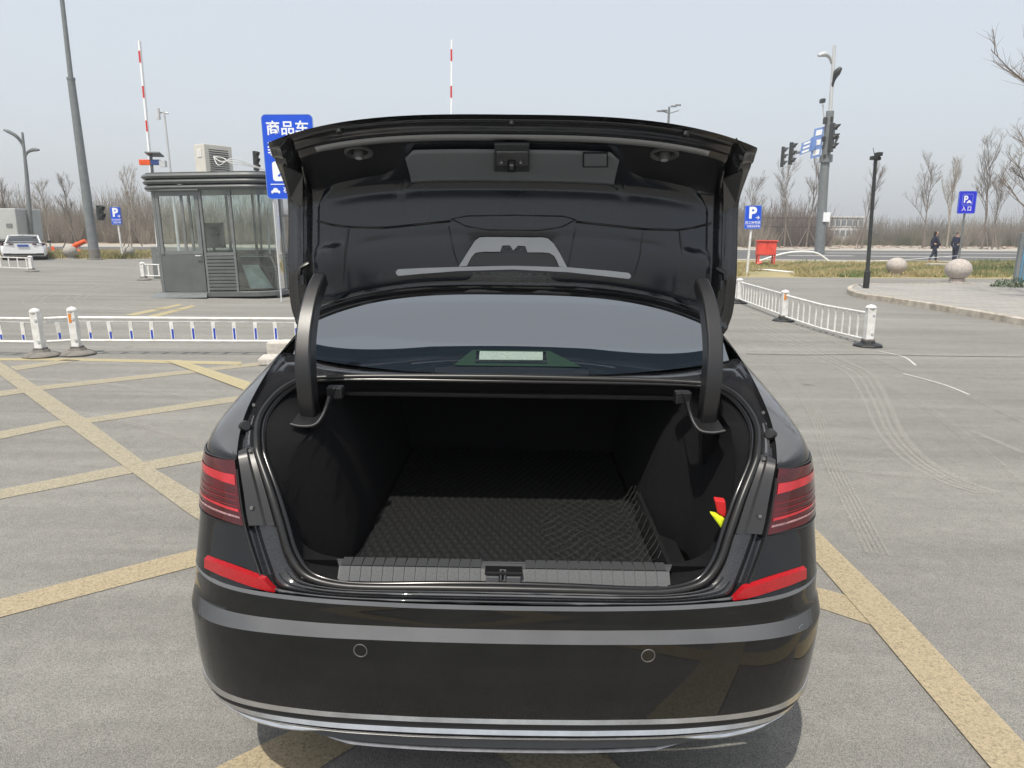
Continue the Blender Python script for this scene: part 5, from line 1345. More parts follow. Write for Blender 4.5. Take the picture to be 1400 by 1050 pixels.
# ---- upper side body
A_ = [(.628, .095, .716), (.73, .115, .718), (.83, .175, .722), (.895, .27, .722), (.925, .40, .722), (.935, .60, .72), (.938, .85, .72), (.94, 1.2, .72), (.94, 1.7, .71), (.94, 2.4, .70), (.94, 3.2, .70), (.93, 3.9, .68), (.90, 4.4, .62), (.72, 4.80, .56)]
B_ = [(.702, .170, .865), (.77, .198, .865), (.85, .255, .864), (.905, .35, .862), (.932, .48, .86), (.938, .66, .86), (.942, .88, .86), (.945, 1.2, .86), (.945, 1.7, .85), (.945, 2.4, .85), (.945, 3.2, .84), (.93, 3.9, .80), (.89, 4.4, .72), (.70, 4.82, .62)]
C_ = [(.742, .235, 1.028), (.79, .258, 1.028), (.855, .315, 1.026), (.898, .41, 1.022), (.918, .55, 1.02), (.925, .72, 1.02), (.926, .92, 1.02), (.925, 1.2, 1.01), (.92, 1.7, .99), (.92, 2.4, .975), (.915, 3.2, .965), (.90, 3.9, .90), (.84, 4.4, .80), (.68, 4.83, .68)]
D_ = [(.750, .262, 1.045), (.762, .32, 1.085), (.772, .40, 1.125), (.780, .50, 1.160), (.790, .65, 1.200), (.798, .80, 1.232), (.795, .98, 1.275), (.745, 1.25, 1.375), (.680, 1.65, 1.428), (.655, 2.3, 1.445), (.70, 2.95, 1.37), (.80, 3.65, 1.02), (.74, 4.35, .88), (.60, 4.84, .72)]
CLo = [(.742, .238, 1.030)] + C_[1:]
def body_rows(s):
    n = 6; ra, rb, rc, rd = (crom([mir(p, s) for p in q], n) for q in (A_, B_, CLo, D_))
    rows = []
    M1 = []
    for i in range(len(ra)):
        c, d = rc[i], rd[i]; f = i / n
        bul = .5 * (1 if f < 6 else max(0, 1 - (f - 6)))
        M1.append(c.lerp(d, .5) + Vector((s * .035 * bul * min(1, f / 2), 0, .03 * bul * min(1, f / 2))))
    out = [crom([ra[i], rb[i], rc[i], M1[i], rd[i]], 5) for i in range(len(ra))]
    return [[out[i][r] for i in range(len(out))] for r in range(21)], n
SURF = {}
for s in (-1, 1):
    rows, n = body_rows(s); SURF[s] = rows
    w0 = 7 * n + 3
    w1 = 10 * n + 4
    grid(rows, 'rear_quarter', M_black, car, smooth=50, keep=lambda i, j: not (i >= 10 and w0 <= j < w1) and j < w0 + 0)
    grid(rows, 'side_body', M_black, car, smooth=50, keep=lambda i, j: not (i >= 10 and w0 <= j < w1) and j >= w0)
    grid([[p - Vector((s * .012, 0, 0)) for p in r] for r in rows], 'side_window', M_glassside, car, smooth=50, keep=lambda i, j: i >= 10 and w0 - 1 <= j < w1 + 1)
    # window chrome and pillars
    MB().tube([rows[10][j] for j in range(w0, w1)], .008, 6).out('window_trim', M_chrome, car, smooth=50)
    MB().tube([rows[20][j] for j in range(w0 - 4, w1)], .022, 6).out('roof_rail', M_black, car, smooth=50)
    jb = 9 * n - 1
    MB().tube([rows[r][jb] for r in range(10, 21)], .035, 6).out('pillar', M_plastic, car, smooth=50)
    # lower side with wheel arches
    zz = [.22, .26, .32, .40, .50, .60, .70]
    lows = []
    ys = [.68 + k * .04 for k in range(int((4.75 - .68) / .04))]
    Aline = rows[0]
    for z in zz + [None]:
        r_ = []
        for y in ys:
            xa = interp([p.y for p in Aline], [abs(p.x) for p in Aline], y); za = interp([p.y for p in Aline], [p.z for p in Aline], y)
            if z is None: r_.append(Vector((s * xa, y, za)))
            else: r_.append(Vector((s * (xa - .05 * ((.72 - z) / .5) ** 2), y, min(z, za - .01))))
        lows.append(r_)
    def kp(i, j):
        c_ = (lows[i][j] + lows[i + 1][j + 1]) / 2
        return all((c_.y - yc) ** 2 + (c_.z - .345) ** 2 > .375 ** 2 for yc in (1.12, 3.93))
    grid(lows, 'side_sill', M_black, car, smooth=50, keep=kp)
    for yc in (1.12, 3.93):
        xa = interp([p.y for p in Aline], [abs(p.x) for p in Aline], yc) - .015
        MB().tube([(s * (xa - .02 * (1 - math.sin(R(a)))), yc + .375 * math.cos(R(a)), .345 + .375 * math.sin(R(a))) for a in range(-15, 196, 10)], .022, 8).out('wheel_arch', M_black, car, smooth=50)
        MB().lathe([(.10, -.34), (.372, -.34), (.372, -.0), (.371, 0)], 24, (s * (xa - .03) + (0 if s > 0 else .34), yc, .345), 'x')
        wl_ = MB(); wl_.lathe([(.20, -.11), (.31, -.115), (.335, -.09), (.338, 0), (.335, .09), (.31, .115), (.20, .11)], 36, (s * .80, yc, .338), 'x')
        wh = wl_.out('wheel', M_tyre, car, smooth=40)
        rm = MB(); rm.lathe([(.205, s * .11), (.215, s * .118), (.195, s * .10), (.19, s * .03)], 36, (s * .80, yc, .338), 'x')
        for k in range(10):
            a = 2 * math.pi * k / 10
            rm.bar((s * .90, yc + .03 * math.cos(a), .338 + .03 * math.sin(a)), (s * .905, yc + .2 * math.cos(a), .338 + .2 * math.sin(a)), .03, .02)
        rm.out('rim', M_alloy, wh, smooth=40)
    inner_well = MB().bx(s * .60, s * .66, .7, 4.6, .25, .85); inner_well.out('inner_arch', M_plastic, car)
    # door lines and handles
    for yy in (1.62, 2.45, 3.3):
        pts = [Vector((s * (interp([p.y for p in rows[r]], [abs(p.x) for p in rows[r]], yy) + .001), yy, interp([p.y for p in rows[r]], [p.z for p in rows[r]], yy))) for r in range(0, 11)]
        MB().tube(pts, .0025, 4).out('door_gap', M_rubber, car)
    for yy in (1.75, 2.62):
        MB().tube([(s * .950, yy, .89), (s * .972, yy + .03, .89), (s * .972, yy + .18, .895), (s * .950, yy + .21, .895)], .011, 8).out('door_handle', M_chrome, car, smooth=50)
    MB().box((s * 1.02, 3.05, 1.03), (.22, .13, .14)).out('mirror', M_black, car, bevel=.04)

# roof, glass, hood, front
def between(j0, j1, crown, name, m_, step=1, n_=12, off=0, **kw):
    rl_, rr_ = SURF[-1][20], SURF[1][20]; rows = []
    for j in range(j0, j1 + 1):
        a, b2 = rl_[j], rr_[j]
        rows.append([a.lerp(b2, k / n_) + Vector((0, 0, crown * (1 - (2 * k / n_ - 1) ** 2) + off)) for k in range(n_ + 1)])
    return grid(rows, name, m_, car, smooth=50, **kw)
between(8 * 6 - 2, 9 * 6 + 5, .035, 'roof', M_black)
between(9 * 6 + 5, 11 * 6, .04, 'windscreen', M_glassside)
between(11 * 6, 13 * 6, .05, 'bonnet', M_black)
fr = [SURF[-1][r][-1] for r in range(20, -1, -1)], [SURF[1][r][-1] for r in range(20, -1, -1)]
grid([[a.lerp(b2, k / 8) + Vector((0, .10 * (1 - (2 * k / 8 - 1) ** 2), 0)) for k in range(9)] for a, b2 in zip(*fr)] + [[Vector((x, 4.85 - .1 * abs(x), .22)) for x in [(-.7 + 1.4 * k / 8) for k in range(9)]]], 'front_fascia', M_black, car, smooth=50)
MB().bx(-.8, .8, .35, 4.6, .20, .24).out('underbody', M_plastic, car)
# rear window
GL = [(.77, 1.168), (.81, 1.197), (.86, 1.231), (.915, 1.266), (1.0, 1.304), (1.18, 1.372), (1.47, 1.445), (1.62, 1.462)]
rows = []
for i, (y, z) in enumerate(GL):
    hw = interp([0, 2, 4, 6, 7], [.775, .785, .765, .705, .66], i); ye = interp([0, 2, 4, 6, 7], [.86, 1.0, 1.17, 1.45, 1.62], i); ze = interp([0, 2, 4, 6, 7], [1.215, 1.268, 1.335, 1.415, 1.432], i)
    rows.append([Vector((hw * u, y + (ye - y) * abs(u) ** 2.2, z + (ze - z) * abs(u) ** 2.2)) for u in [k / 14 - 1 for k in range(29)]])
rows = [[r for r in col] for col in zip(*[crom([rows[i][j] for i in range(len(rows))], 3) for j in range(29)])]
rw = grid(rows, 'rear_window', M_glassdark, car, smooth=60)
def on_glass(px, py, off=0.003):
    lo, hi = .7, 1.7
    for _ in range(30):
        y = (lo + hi) / 2; p = LOC(px, py, y); z = interp([g_[0] for g_ in GL], [g_[1] for g_ in GL], y)
        if p.z > z: lo = y
        else: hi = y
    return LOC(px, py, y) + Vector((0, -off, off))
M_bl = mat('brake_light_lens', (0.10, 0.15, 0.13), .35, col2=(0.34, 0.42, 0.38), scale=420, detail=1)
q = [on_glass(655, 493), on_glass(742, 493.5), on_glass(742, 482.5), on_glass(656, 481.5)]
mkmesh('high_brake_light', q, [(0, 1, 2, 3)], M_bl, car, solid=.004)
q = [on_glass(620, 500, .002), on_glass(795, 502, .002), on_glass(752, 480.5, .002), on_glass(646, 479, .002)]
ring_pts = q + [on_glass(650, 497, .002), on_glass(748, 498, .002), on_glass(746, 481.5, .002), on_glass(651, 480.5, .002)]
mkmesh('brake_light_cover', ring_pts, [(0, 1, 5, 4), (1, 2, 6, 5), (2, 3, 7, 6), (3, 0, 4, 7)], mat('cover_green', (0.02, 0.04, 0.032), .2), car)

# ---- opening: outer edge loop O, seal loop S
O_ = [(0, .050, .714), (.20, .051, .714), (.38, .055, .714), (.50, .066, .715), (.59, .085, .716), (.628, .098, .718), (.650, .118, .755), (.702, .170, .865), (.722, .203, .945), (.742, .238, 1.030), (.750, .262, 1.045), (.762, .32, 1.085), (.772, .40, 1.125), (.780, .50, 1.160), (.790, .65, 1.200), (.795, .78, 1.228), (.785, .86, 1.222), (.60, .80, 1.190), (.30, .765, 1.180), (0, .755, 1.175)]
S_ = [(0, .100, .728), (.20, .100, .727), (.34, .102, .724), (.43, .108, .724), (.50, .120, .732), (.545, .132, .752), (.580, .150, .798), (.605, .172, .865), (.643, .212, .952), (.690, .268, 1.028), (.703, .295, 1.052), (.722, .35, 1.080), (.735, .41, 1.100), (.738, .48, 1.120), (.728, .57, 1.142), (.700, .64, 1.158), (.655, .675, 1.166), (.50, .695, 1.170), (.25, .70, 1.173), (0, .70, 1.175)]
def loop(P_, n=4):
    r = crom(P_, n); l = [mir(p, -1) for p in reversed(r)]
    return r + l[1:-1]
Ol, Sl = loop(O_), loop(S_)
def mixl(f, off=(0, 0, 0), inward=0.0):
    c0 = Vector((0, .4, .95)); out = []
    for o_, s_ in zip(Ol, Sl):
        p = o_.lerp(s_, f); out.append(p + Vector(off) + (c0 - p).normalized() * inward)
    return out
nvec = Vector((0, -.75, .66))            # outward normal of the opening plane
def chan(name, f0s, m_, smooth=30):
    rows = []
    for f, h in f0s:
        rows.append([p + nvec * h for p in mixl(f)])
    return grid(rows, name, m_, car, closed=True, smooth=smooth)
chan('rain_channel', [(0, -.002), (.03, -.014), (.12, -.020), (.24, -.018), (.31, -.004), (.38, .001), (.60, .003), (.80, .0), (.88, -.004), (.93, .003), (1.0, .002)], M_blackin, 25)
# seal: fat double rubber profile
MB_s = MB(); MB_s.tube([p + nvec * .008 for p in Sl] + [Sl[0] + nvec * .008], .0105, 8, caps=False); MB_s.out('boot_seal', M_rubber, car, smooth=60)
MB_s = MB(); c0 = Vector((0, .4, .95)); MB_s.tube([p + (c0 - p).normalized() * .016 + nvec * .001 for p in Sl + [Sl[0]]], .008, 8, caps=False); MB_s.out('boot_seal', M_gloss, car, smooth=60)
# chrome-like highlights on the sill: pressed steps
for f, h, r in ((.12, -.006, .0045), (.52, .002, .005), (.72, .004, .0035)):
    L2 = [p + nvec * h for p in mixl(f)]; k = 22
    MB().tube(L2[-k:] + L2[:k + 1], r, 6).out('pressed_edge', M_black, car, smooth=60)
# painted cover pieces inside the lamps
for s in (-1, 1):
    def OS(f, k, h=0.0):
        idx = k; o_ = Vector(crom(O_, 4)[idx]); s_ = Vector(crom(S_, 4)[idx]); return mir(o_.lerp(s_, f) + nvec * h, s)
    # bracket plate beside the lamp
    rows = [[OS(f, k, h) for k in range(28, 41)] for f, h in ((.04, -.008), (.10, .004), (.52, .010), (.60, .003), (.82, .006), (.86, -.01))]
    grid(rows, 'lamp_cover', M_plastic if False else mat('satin_black', (0.028, 0.028, 0.029), .3), car, smooth=25)
    rows = [[OS(f, k, h) for k in range(41, 49)] for f, h in ((.30, -.02), (.36, .000), (.62, .004), (.66, -.015))]
    grid(rows, 'hinge_bracket', M_black, car, smooth=25)
    # rubber stop
    st = OS(.33, 45, .01)
    MB().lathe([(.016, -.03), (.017, 0), (.013, .006), (.002, .007)], 14, (0, 0, 0), 'y').out('rubber_stop', M_rubber, car, smooth=50)
    o = COL.objects[-1]; o.location = st; o.rotation_euler = (R(-25), 0, R(-40 * s)); o.scale = (1, -1, 1)
    # small screws
    for k, f in ((30, .3), (38, .7), (50, .4)):
        p = OS(f, k, .012); MB().lathe([(.005, -.003), (.005, 0), (.003, .002)], 8, p, 'y').out('screw', M_steel, car)

# ---- tail lamps and reflectors
def patch(s, r0, r1, c0, c1, off, name, m_, parent, n_=None, solid=.004, r1b=None, r0b=None):
    rows = SURF[s]
    def at(r, c):
        i, j = int(r), int(c); fi, fj = r - i, c - j; i2, j2 = min(i + 1, 20), min(j + 1, len(rows[0]) - 1)
        p = rows[i][j].lerp(rows[i][j2], fj).lerp(rows[i2][j].lerp(rows[i2][j2], fj), fi)
        t1 = rows[i][min(j + 1, len(rows[0]) - 1)] - rows[i][max(j - 1, 0)]; t2 = rows[min(i + 1, 20)][j] - rows[max(i - 1, 0)][j]
        nn_ = t1.cross(t2).normalized()
        if nn_.x * s < 0 and abs(nn_.x) > .2 or (abs(nn_.x) <= .2 and nn_.y > 0): nn_ = -nn_
        return p + nn_ * off
    R_ = 8; Cn = 16; g_ = []
    for a in range(R_ + 1):
        row = []
        for b2 in range(Cn + 1):
            f = b2 / Cn; lo = lerp(r0, r0b if r0b is not None else r0, f); hi = lerp(r1, r1b if r1b is not None else r1, f)
            row.append(at(lerp(lo, hi, a / R_), lerp(c0, c1, f)))
        g_.append(row)
    return grid(g_, name, m_, parent, smooth=50)
for s in (-1, 1):
    tl_ = patch(s, 5.0, 10.0, .4, 25, .006, 'tail_lamp', M_lampred, car, r0b=5.5, r1b=9.6)
    patch(s, 7.75, 8.55, 1.2, 17, .0075, 'light_bar', M_lampbar, tl_, r0b=8.45, r1b=9.0)
    patch(s, 7.05, 7.13, 1.2, 20, .0075, 'light_line', M_lampline, tl_, r0b=7.55, r1b=7.62)
    patch(s, 6.65, 6.72, 1.2, 20, .0075, 'light_line', M_lampline, tl_, r0b=7.1, r1b=7.17)
    patch(s, 6.30, 6.37, 1.2, 20, .0075, 'light_line', M_lampline, tl_, r0b=6.7, r1b=6.77)
    patch(s, 5.95, 6.15, 1.2, 17, .0075, 'light_line', M_lampbar, tl_, r0b=6.45, r1b=6.6)
    patch(s, 5.50, 5.64, 1.2, 23, .0075, 'clear_strip', M_lampclear, tl_, r0b=6.0, r1b=6.2)
    # dark gap round the lamp
    rows = SURF[s]
    for r in (5, 10):
        MB().tube([rows[r][j] + Vector((s * .002, -.001, 0)) for j in range(0, 26)], .003, 5).out('lamp_gap', M_rubber, tl_)
    RF = [(279.5, 763, 777, .262), (300, 770.5, 787, .200), (325, 779.5, 796.5, .152), (345, 787, 803.5, .122), (361, 792.5, 808, .104), (375.5, 809, 811, .092)]
    def onA(px, py):
        y = .15
        for _ in range(10):
            p = LOC(px, py, y); y = interp([0] + [q[0] for q in A_[:6]], [.07] + [q[1] for q in A_[:6]], abs(p.x)) - .004
        return LOC(px, py, y)
    tp = [onA(x, y0) for x, y0, y1, y in RF]; bt = [onA(x, y1) for x, y0, y1, y in RF]
    if s > 0: tp = [mir(p, -1) for p in tp]; bt = [mir(p, -1) for p in bt]
    g_ = [[p + Vector((0, .02, .002)) for p in bt], [p + Vector((0, -.001, .002)) for p in bt], [p + Vector((0, -.001, -.001)) for p in tp], [p + Vector((0, .02, -.001)) for p in tp]]
    grid(g_, 'rear_reflector', M_reflector, car, smooth=30)
    # gap line from reflector up to the lamp
    MB().tube([rows[r][0] + Vector((s * .002, -.002, 0)) for r in range(0, 10)], .003, 5).out('panel_gap', M_rubber, car)

# ---- boot interior
def wallx(y, z, s=-1): 
    base = lerp(.585, .665, max(0, min(1, (z - .70) / .38)))
    b2 = max(0, min(1, (y - (.24 if s < 0 else .52)) / .20)); b2 = b2 * b2 * (3 - 2 * b2); return base - .115 * b2 * (1 - .25 * max(0, (z - .95) / .2))
for s in (-1, 1):
    y0f = lambda z: interp([.64, .75, .80, .90, 1.03, 1.08, 1.12, 1.15], [.16, .16, .18, .24, .33, .40, .50, .64], z)
    rows = [[Vector((s * wallx(lerp(y0f(z), 1.6, k / 24), z, s), lerp(y0f(z), 1.6, k / 24), z)) for k in range(25)] for z in [.64 + j * .05 for j in range(11)]]
    w_ = grid(rows, 'boot_side_lining', M_felt, car, smooth=60)
    # felt corner skirt between seal and lining
ring_in = []
for k, p in enumerate(Sl):
    up_ = p.z > 1.12 and abs(p.x) < .7
    q_ = interp([.745, .95], [1, 0], p.z); upf = interp([1.09, 1.15], [0, 1], p.z); y = p.y + lerp(.10, .03, upf); sg_ = 1 if p.x > 0 else -1; ws = interp([.50, .60], [0, 1], abs(p.x)) * (1 - upf); x = lerp(p.x * .93, sg_ * (wallx(y, p.z, sg_) + .004), ws); z = p.z + .02 * q_ - .055 * upf
    ring_in.append(Vector((x, y, z)))
ring_mid = [a.lerp(b2, .45) + nvec * .004 for a, b2 in zip(Sl, ring_in)]
grid([Sl, ring_mid, ring_in], 'boot_lining_edge', M_felt, car, closed=True, smooth=60)
mb = MB(); mb.add([(-.56, .17, .77), (.56, .17, .77), (.56, .22, .655), (-.56, .22, .655), (.56, 1.6, .655), (-.56, 1.6, .655)], [(0, 1, 2, 3), (3, 2, 4, 5)])
mb.out('boot_floor', M_felt, car)
mb = MB(); mb.add([(-.70, 1.55, .6), (.70, 1.55, .6), (.70, 1.55, 1.2), (-.70, 1.55, 1.2)], [(0, 1, 2, 3)]).out('seat_back', M_felt, car)
mb = MB(); mb.add([(-.72, .69, 1.115), (.72, .69, 1.115), (.72, 1.58, 1.13), (-.72, 1.58, 1.13)], [(0, 1, 2, 3)]).out('parcel_shelf', M_felt, car, solid=.01)
mb = MB(); mb.add([(-.60, .60, .665), (-.60, .60, 1.12), (-.44, .62, 1.10), (-.40, .62, .665)], [(0, 1, 2, 3)])
# side pocket on the right with its low divider
MB().add([(.47, .24, .655), (.47, .24, .735), (.455, .72, .77), (.455, .72, .655)], [(0, 1, 2, 3)]).out('side_divider', M_plastic, car, solid=.012)
# sill trim with ribs
stm = MB().add([(-.445, .112, .742), (.445, .112, .742), (.445, .142, .778), (-.445, .142, .778), (.46, .178, .782), (-.46, .178, .782), (.47, .195, .74), (-.47, .195, .74)], [(0, 1, 2, 3), (3, 2, 4, 5), (5, 4, 6, 7)]).out('sill_trim', mat('sill_grey', (0.04, 0.042, 0.045), .55, col2=(0.07, 0.073, 0.076), scale=700, detail=1), car)
M_ribf = mat('sill_rib_face', (0.03, 0.032, 0.034), .55, col2=(0.11, 0.115, 0.12), scale=900, detail=1, bump=.3, bscale=900)
M_ribt = mat('sill_rib_top', (0.03, 0.032, 0.033), .6)
nr = 30
rib_me = None
for k in range(nr):
    x0 = -.440 + .88 * k / nr; x1 = x0 + .88 / nr - .0035
    if abs((x0 + x1) / 2) < .048: continue
    if rib_me is None:
        w_ = x1 - x0
        ob = MB().add([(0, .109, .744), (w_, .109, .744), (w_, .139, .781), (0, .139, .781), (0, .116, .74), (w_, .116, .74), (w_, .145, .776), (0, .145, .776)], [(0, 1, 2, 3), (0, 3, 7, 4), (1, 5, 6, 2), (3, 2, 6, 7)]).out('rib', M_ribf, stm); rib_me = ob.data
        ob2 = MB().add([(0, .143, .782), (w_, .143, .782), (w_, .180, .787), (0, .180, .787), (0, .146, .776), (w_, .146, .776), (w_, .182, .78), (0, .182, .78)], [(0, 1, 2, 3), (0, 3, 7, 4), (1, 5, 6, 2), (3, 2, 6, 7), (4, 5, 1, 0)]).out('rib_top', M_ribt, stm); rt_me = ob2.data
        ob.location.x = x0; ob2.location.x = x0
    else:
        for me_, nm in ((rib_me, 'rib'), (rt_me, 'rib_top')):
            c = bpy.data.objects.new(nm, me_); COL.objects.link(c); c.parent = stm; c.location.x = x0
stm.location.z = -.012
# striker bay
sb = MB(); sb.bx(-.046, -.012, .108, .150, .742, .772); sb.bx(.008, .046, .108, .150, .742, .772); sb.out('striker_bay', M_grey, stm, bevel=.002)
MB().bx(-.050, .050, .112, .150, .775, .784).out('striker_cover', M_gloss, stm, bevel=.002)
MB().tube([(-.008, .115, .745), (-.008, .12, .775), (.004, .12, .775), (.004, .115, .745)], .003, 6).out('striker', M_steel, car)
# hinge arms
armp = [(421, 640, .58), (421, 600, .49), (420, 572, .45), (416, 540, .44), (413, 500, .45), (414, 460, .49), (419, 425, .54), (427, 395, .60), (437, 373, .66)]
for s in (-1, 1):
    P_ = crom([LOC(x, y, yy) for x, y, yy in armp], 5); P_ = [mir(p, -1) if s > 0 else p for p in P_]
    n = len(P_); vs = []
    for i, p in enumerate(P_):
        t = (P_[min(i + 1, n - 1)] - P_[max(i - 1, 0)]).normalized(); u = Vector((1, 0, 0)); w = t.cross(u).normalized()
        if w.y > 0: w = -w
        hw, dp = interp([0, .7 * n, n], [.023, .024, .020], i), .075
        vs += [p - u * hw + w * .0, p + u * hw + w * .0, p + u * hw - w * dp * interp([0, n * .5, n], [.6, 1, .6], i), p - u * hw - w * dp * interp([0, n * .5, n], [.6, 1, .6], i)]
    fs = [(i * 4 + k, i * 4 + (k + 1) % 4, i * 4 + 4 + (k + 1) % 4, i * 4 + 4 + k) for i in range(n - 1) for k in range(4)] + [(3, 2, 1, 0), tuple((n - 1) * 4 + k for k in range(4))]
    mkmesh('hinge_arm', vs, fs, M_arm, car, smooth=40, bevel=.006)
    bz = [LOC(397, 580, .38), LOC(412, 583, .38), LOC(430, 581, .39), LOC(440, 570, .41), LOC(446, 556, .44), LOC(450, 543, .48)]
    bz = [mir(p, -1) if s > 0 else p for p in crom(bz, 4)]
    MB().tube(bz, .0055, 8).out('arm_bezel', M_plastic, car, smooth=50)
    lip = [[p for p in bz], [p + Vector((0, .10, .015)) for p in bz]]
    grid(lip, 'arm_bezel_shelf', M_plastic, car, smooth=50)
    q = LOC(459, 536, .60) if s < 0 else mir(LOC(459, 536, .60), -1)
    MB().box(q, (.05, .04, .04)).out('cable_box', M_plastic, car, bevel=.005)

# ---- boot lid (open)
VK = [0, .10, .30, .50, .60, .68, .85, 1.0]
CC = [(.915, 1.441), (.915, 1.50), (.925, 1.62), (.945, 1.755), (.955, 1.805), (.925, 1.850), (.76, 1.912), (.55, 1.972)]
KK = [(.955, 1.298), (.955, 1.37), (.95, 1.50), (.975, 1.655), (.985, 1.725), (.97, 1.775), (.86, 1.845), (.70, 1.905)]
HW = [.775, .800, .803, .802, .802, .798, .785, .758]
def smooth_tab(T_):
    c_ = crom([Vector((v, *(t if hasattr(t, '__len__') else (t, 0)))) for v, t in zip(VK, T_)], 8); return c_
tC, tK, tW = smooth_tab(CC), smooth_tab(KK), smooth_tab(HW)
def tabv(T_, v, k): return interp([p.x for p in T_], [p[k] for p in T_], v)
def LS(u, v, off=0.0):
    def base(u, v):
        v = max(0, min(1, v)); w = min(1, abs(u)) ** 3
        return Vector((u * tabv(tW, v, 1), lerp(tabv(tC, v, 1), tabv(tK, v, 1), w), lerp(tabv(tC, v, 2), tabv(tK, v, 2), w)))
    p = base(u, v)
    if off:
        a = base(u + .02, v) - base(u - .02, v); b2 = base(u, min(1, v + .015)) - base(u, max(0, v - .015)); n_ = a.cross(b2).normalized()
        if n_.y > 0: n_ = -n_        # towards the boot / the viewer
        p = p + n_ * off
    return p
lid = bpy.data.objects.new('boot_lid', None)
US = [-1 + 2 * k / 48 for k in range(49)]; VS = [k / 60 for k in range(61)]
def flange(u, v):
    a = abs(u); h = 0
    h += .012 * max(0, 1 - abs(v - .955) / .022)           # pressed rib near the tip
    h -= .016 * min(1, max(0, (min(v, 1) - .90) / .02)) * (1 if v < .935 else max(0, 1 - (v - .935) / .01))
    if a > .88: h += .012 * max(0, 1 - abs(a - .95) / .03) - .02 * max(0, 1 - abs(a - .905) / .02)
    h += .010 * max(0, 1 - abs(v - .025) / .02)
    return h
VS2 = sorted(set(VS + [.905, .915, .925, .945, .96, .97, .98, .99, .012, .025, .038]))
US2 = sorted(set([round(x, 4) for x in US] + [s * q for s in (-1, 1) for q in (.885, .905, .92, .935, .95, .965, .98)]))
def rim(u, v, P):
    return P
rows = [[LS(u, v, flange(u, v)) for u in US2] for v in VS2]
lidp = grid(rows, 'boot_lid', M_blackin, car, smooth=40, solid=.004)
# outer skin with spoiler lip, rim closes the sides
def OUT(u, v): 
    k = max(0, (v - .75) / .25); return LS(u, v, -.034 + .026 * k) + Vector((0, -.014 * k, .004 * k))
skin = [[OUT(u, v) for u in US] for v in VS]
grid(skin, 'outer_skin', M_black, lidp, smooth=40)
def border(n=40):
    B2 = [(u, 1.0) for u in US] + [(1, 1 - k / n) for k in range(1, n + 1)] + [(US[len(US) - 1 - k], 0.0) for k in range(1, len(US))] + [(-1, k / n) for k in range(1, n)]
    return B2
Bd = border()
r0 = [LS(u, v, flange(u, v)) for u, v in Bd]; r2 = [OUT(u, v) for u, v in Bd]
def outw(i):
    u, v = Bd[i]; d = Vector((0, 0, 0))
    if v > .999: d += Vector((0, -.5, .6))
    if v < .001: d += Vector((0, 0, -1))
    if abs(u) > .999: d += Vector((u, 0, 0))
    return d.normalized()
r1 = [r0[i].lerp(r2[i], .45) + outw(i) * .004 for i in range(len(Bd))]
r05 = [r0[i].lerp(r2[i], .12) + outw(i) * .003 for i in range(len(Bd))]
grid([r0, r05, r1, r2], 'lid_rim', M_black, lidp, closed=True, smooth=60)
# liner
def vtop(u):
    a = abs(u)
    base = interp([0, .425, .455, .50, .56, .78, .83, .87], [.895, .895, .86, .74, .705, .685, .655, .56], a)
    return base
NA, NBv = 72, 48
ua = [-.872 + 1.744 * k / NA for k in range(NA + 1)]
def liner_off(u, v, f):
    a = abs(u); e = min(1, min(f, 1 - f) / .05, (.872 - a) / .02)
    h = -.004 + .016 * max(0, e)
    if a > .74 and .04 < v < .36: h += .020 * min(1, (a - .74) / .03) * min(1, (.36 - v) / .03)
    if v < .33 and a < .20: h -= .010 * min(1, (.20 - a) / .03) * min(1, (.33 - v) / .03)
    if .30 < v < .355: h -= .003 * (1 - abs(v - .3275) / .0275) * (1 if a < .66 else 0)
    if v > .64 and a < .44: h += .008
    return h
rows = []
for b2 in range(NBv + 1):
    f = b2 / NBv; rows.append([LS(u, lerp(.055 + .03 * max(0, abs(u) - .8) / .07, vtop(u), f), liner_off(u, lerp(.055, vtop(u), f), f)) for u in ua])
lin = grid(rows, 'lid_liner', M_liner, lidp, smooth=30)
uu = [k / 40 * .44 for k in range(-40, 41)]
grid([[LS(u, lerp(.655 + .0 * abs(u), lerp(.885, .84, max(0, abs(u) - .40) / .04), f), .022) for u in uu] for f in [j / 10 for j in range(11)]], 'lid_handle_trim', M_lidgrey, lin, smooth=30, solid=.003)
grid([[LS(u, v, .014) for u in [k / 30 * .80 for k in range(-30, 31)]] for v in (.922, .935, .950)], 'lid_tip_reflection', M_lidtip, lidp, smooth=30, solid=.002)  # pale strip paints in the bright ground mirrored by the lid tip
# edge of the lid at the glass: rubber strips
for v, o_, r in ((.004, .008, .010), (.034, .012, .006), (.048, .014, .0035)):
    MB().tube([LS(u, v, o_) for u in [k / 30 * .93 for k in range(-30, 31)]], r, 6).out('lid_edge_strip', M_gloss if r > .005 else M_black, lidp, smooth=60)
# reflection in the glossy liner, painted as pale and dark pieces
M_reflection = mat('reflection_grey', (0.42, 0.44, 0.455), .45, var=.05, scale=8)
def LPX(px, py, off=.016):
    y = .9
    for _ in range(10):
        p = LOC(px, py, y)
        # find v with matching z at this x
        lo, hi = 0, 1; hw = .8
        for _ in range(24):
            v = (lo + hi) / 2; u = max(-1, min(1, p.x / tabv(tW, v, 1)))
            if LS(u, v).z < p.z: lo = v
            else: hi = v
        q = LS(u, v); y = q.y
    return LS(u, v, off)
def pxpoly(name, pts, m_, off, parent, thick=.004):
    P_ = [LPX(x, y, off) for x, y in pts]
    return mkmesh(name, P_, [tuple(range(len(P_)))], m_, parent, solid=thick)
def pxgrid(name, top, bot, m_, off, parent, thick=.004):
    return grid([[LPX(x, y, off) for x, y in top], [LPX(x, y, off) for x, y in bot]], name, m_, parent, solid=thick)
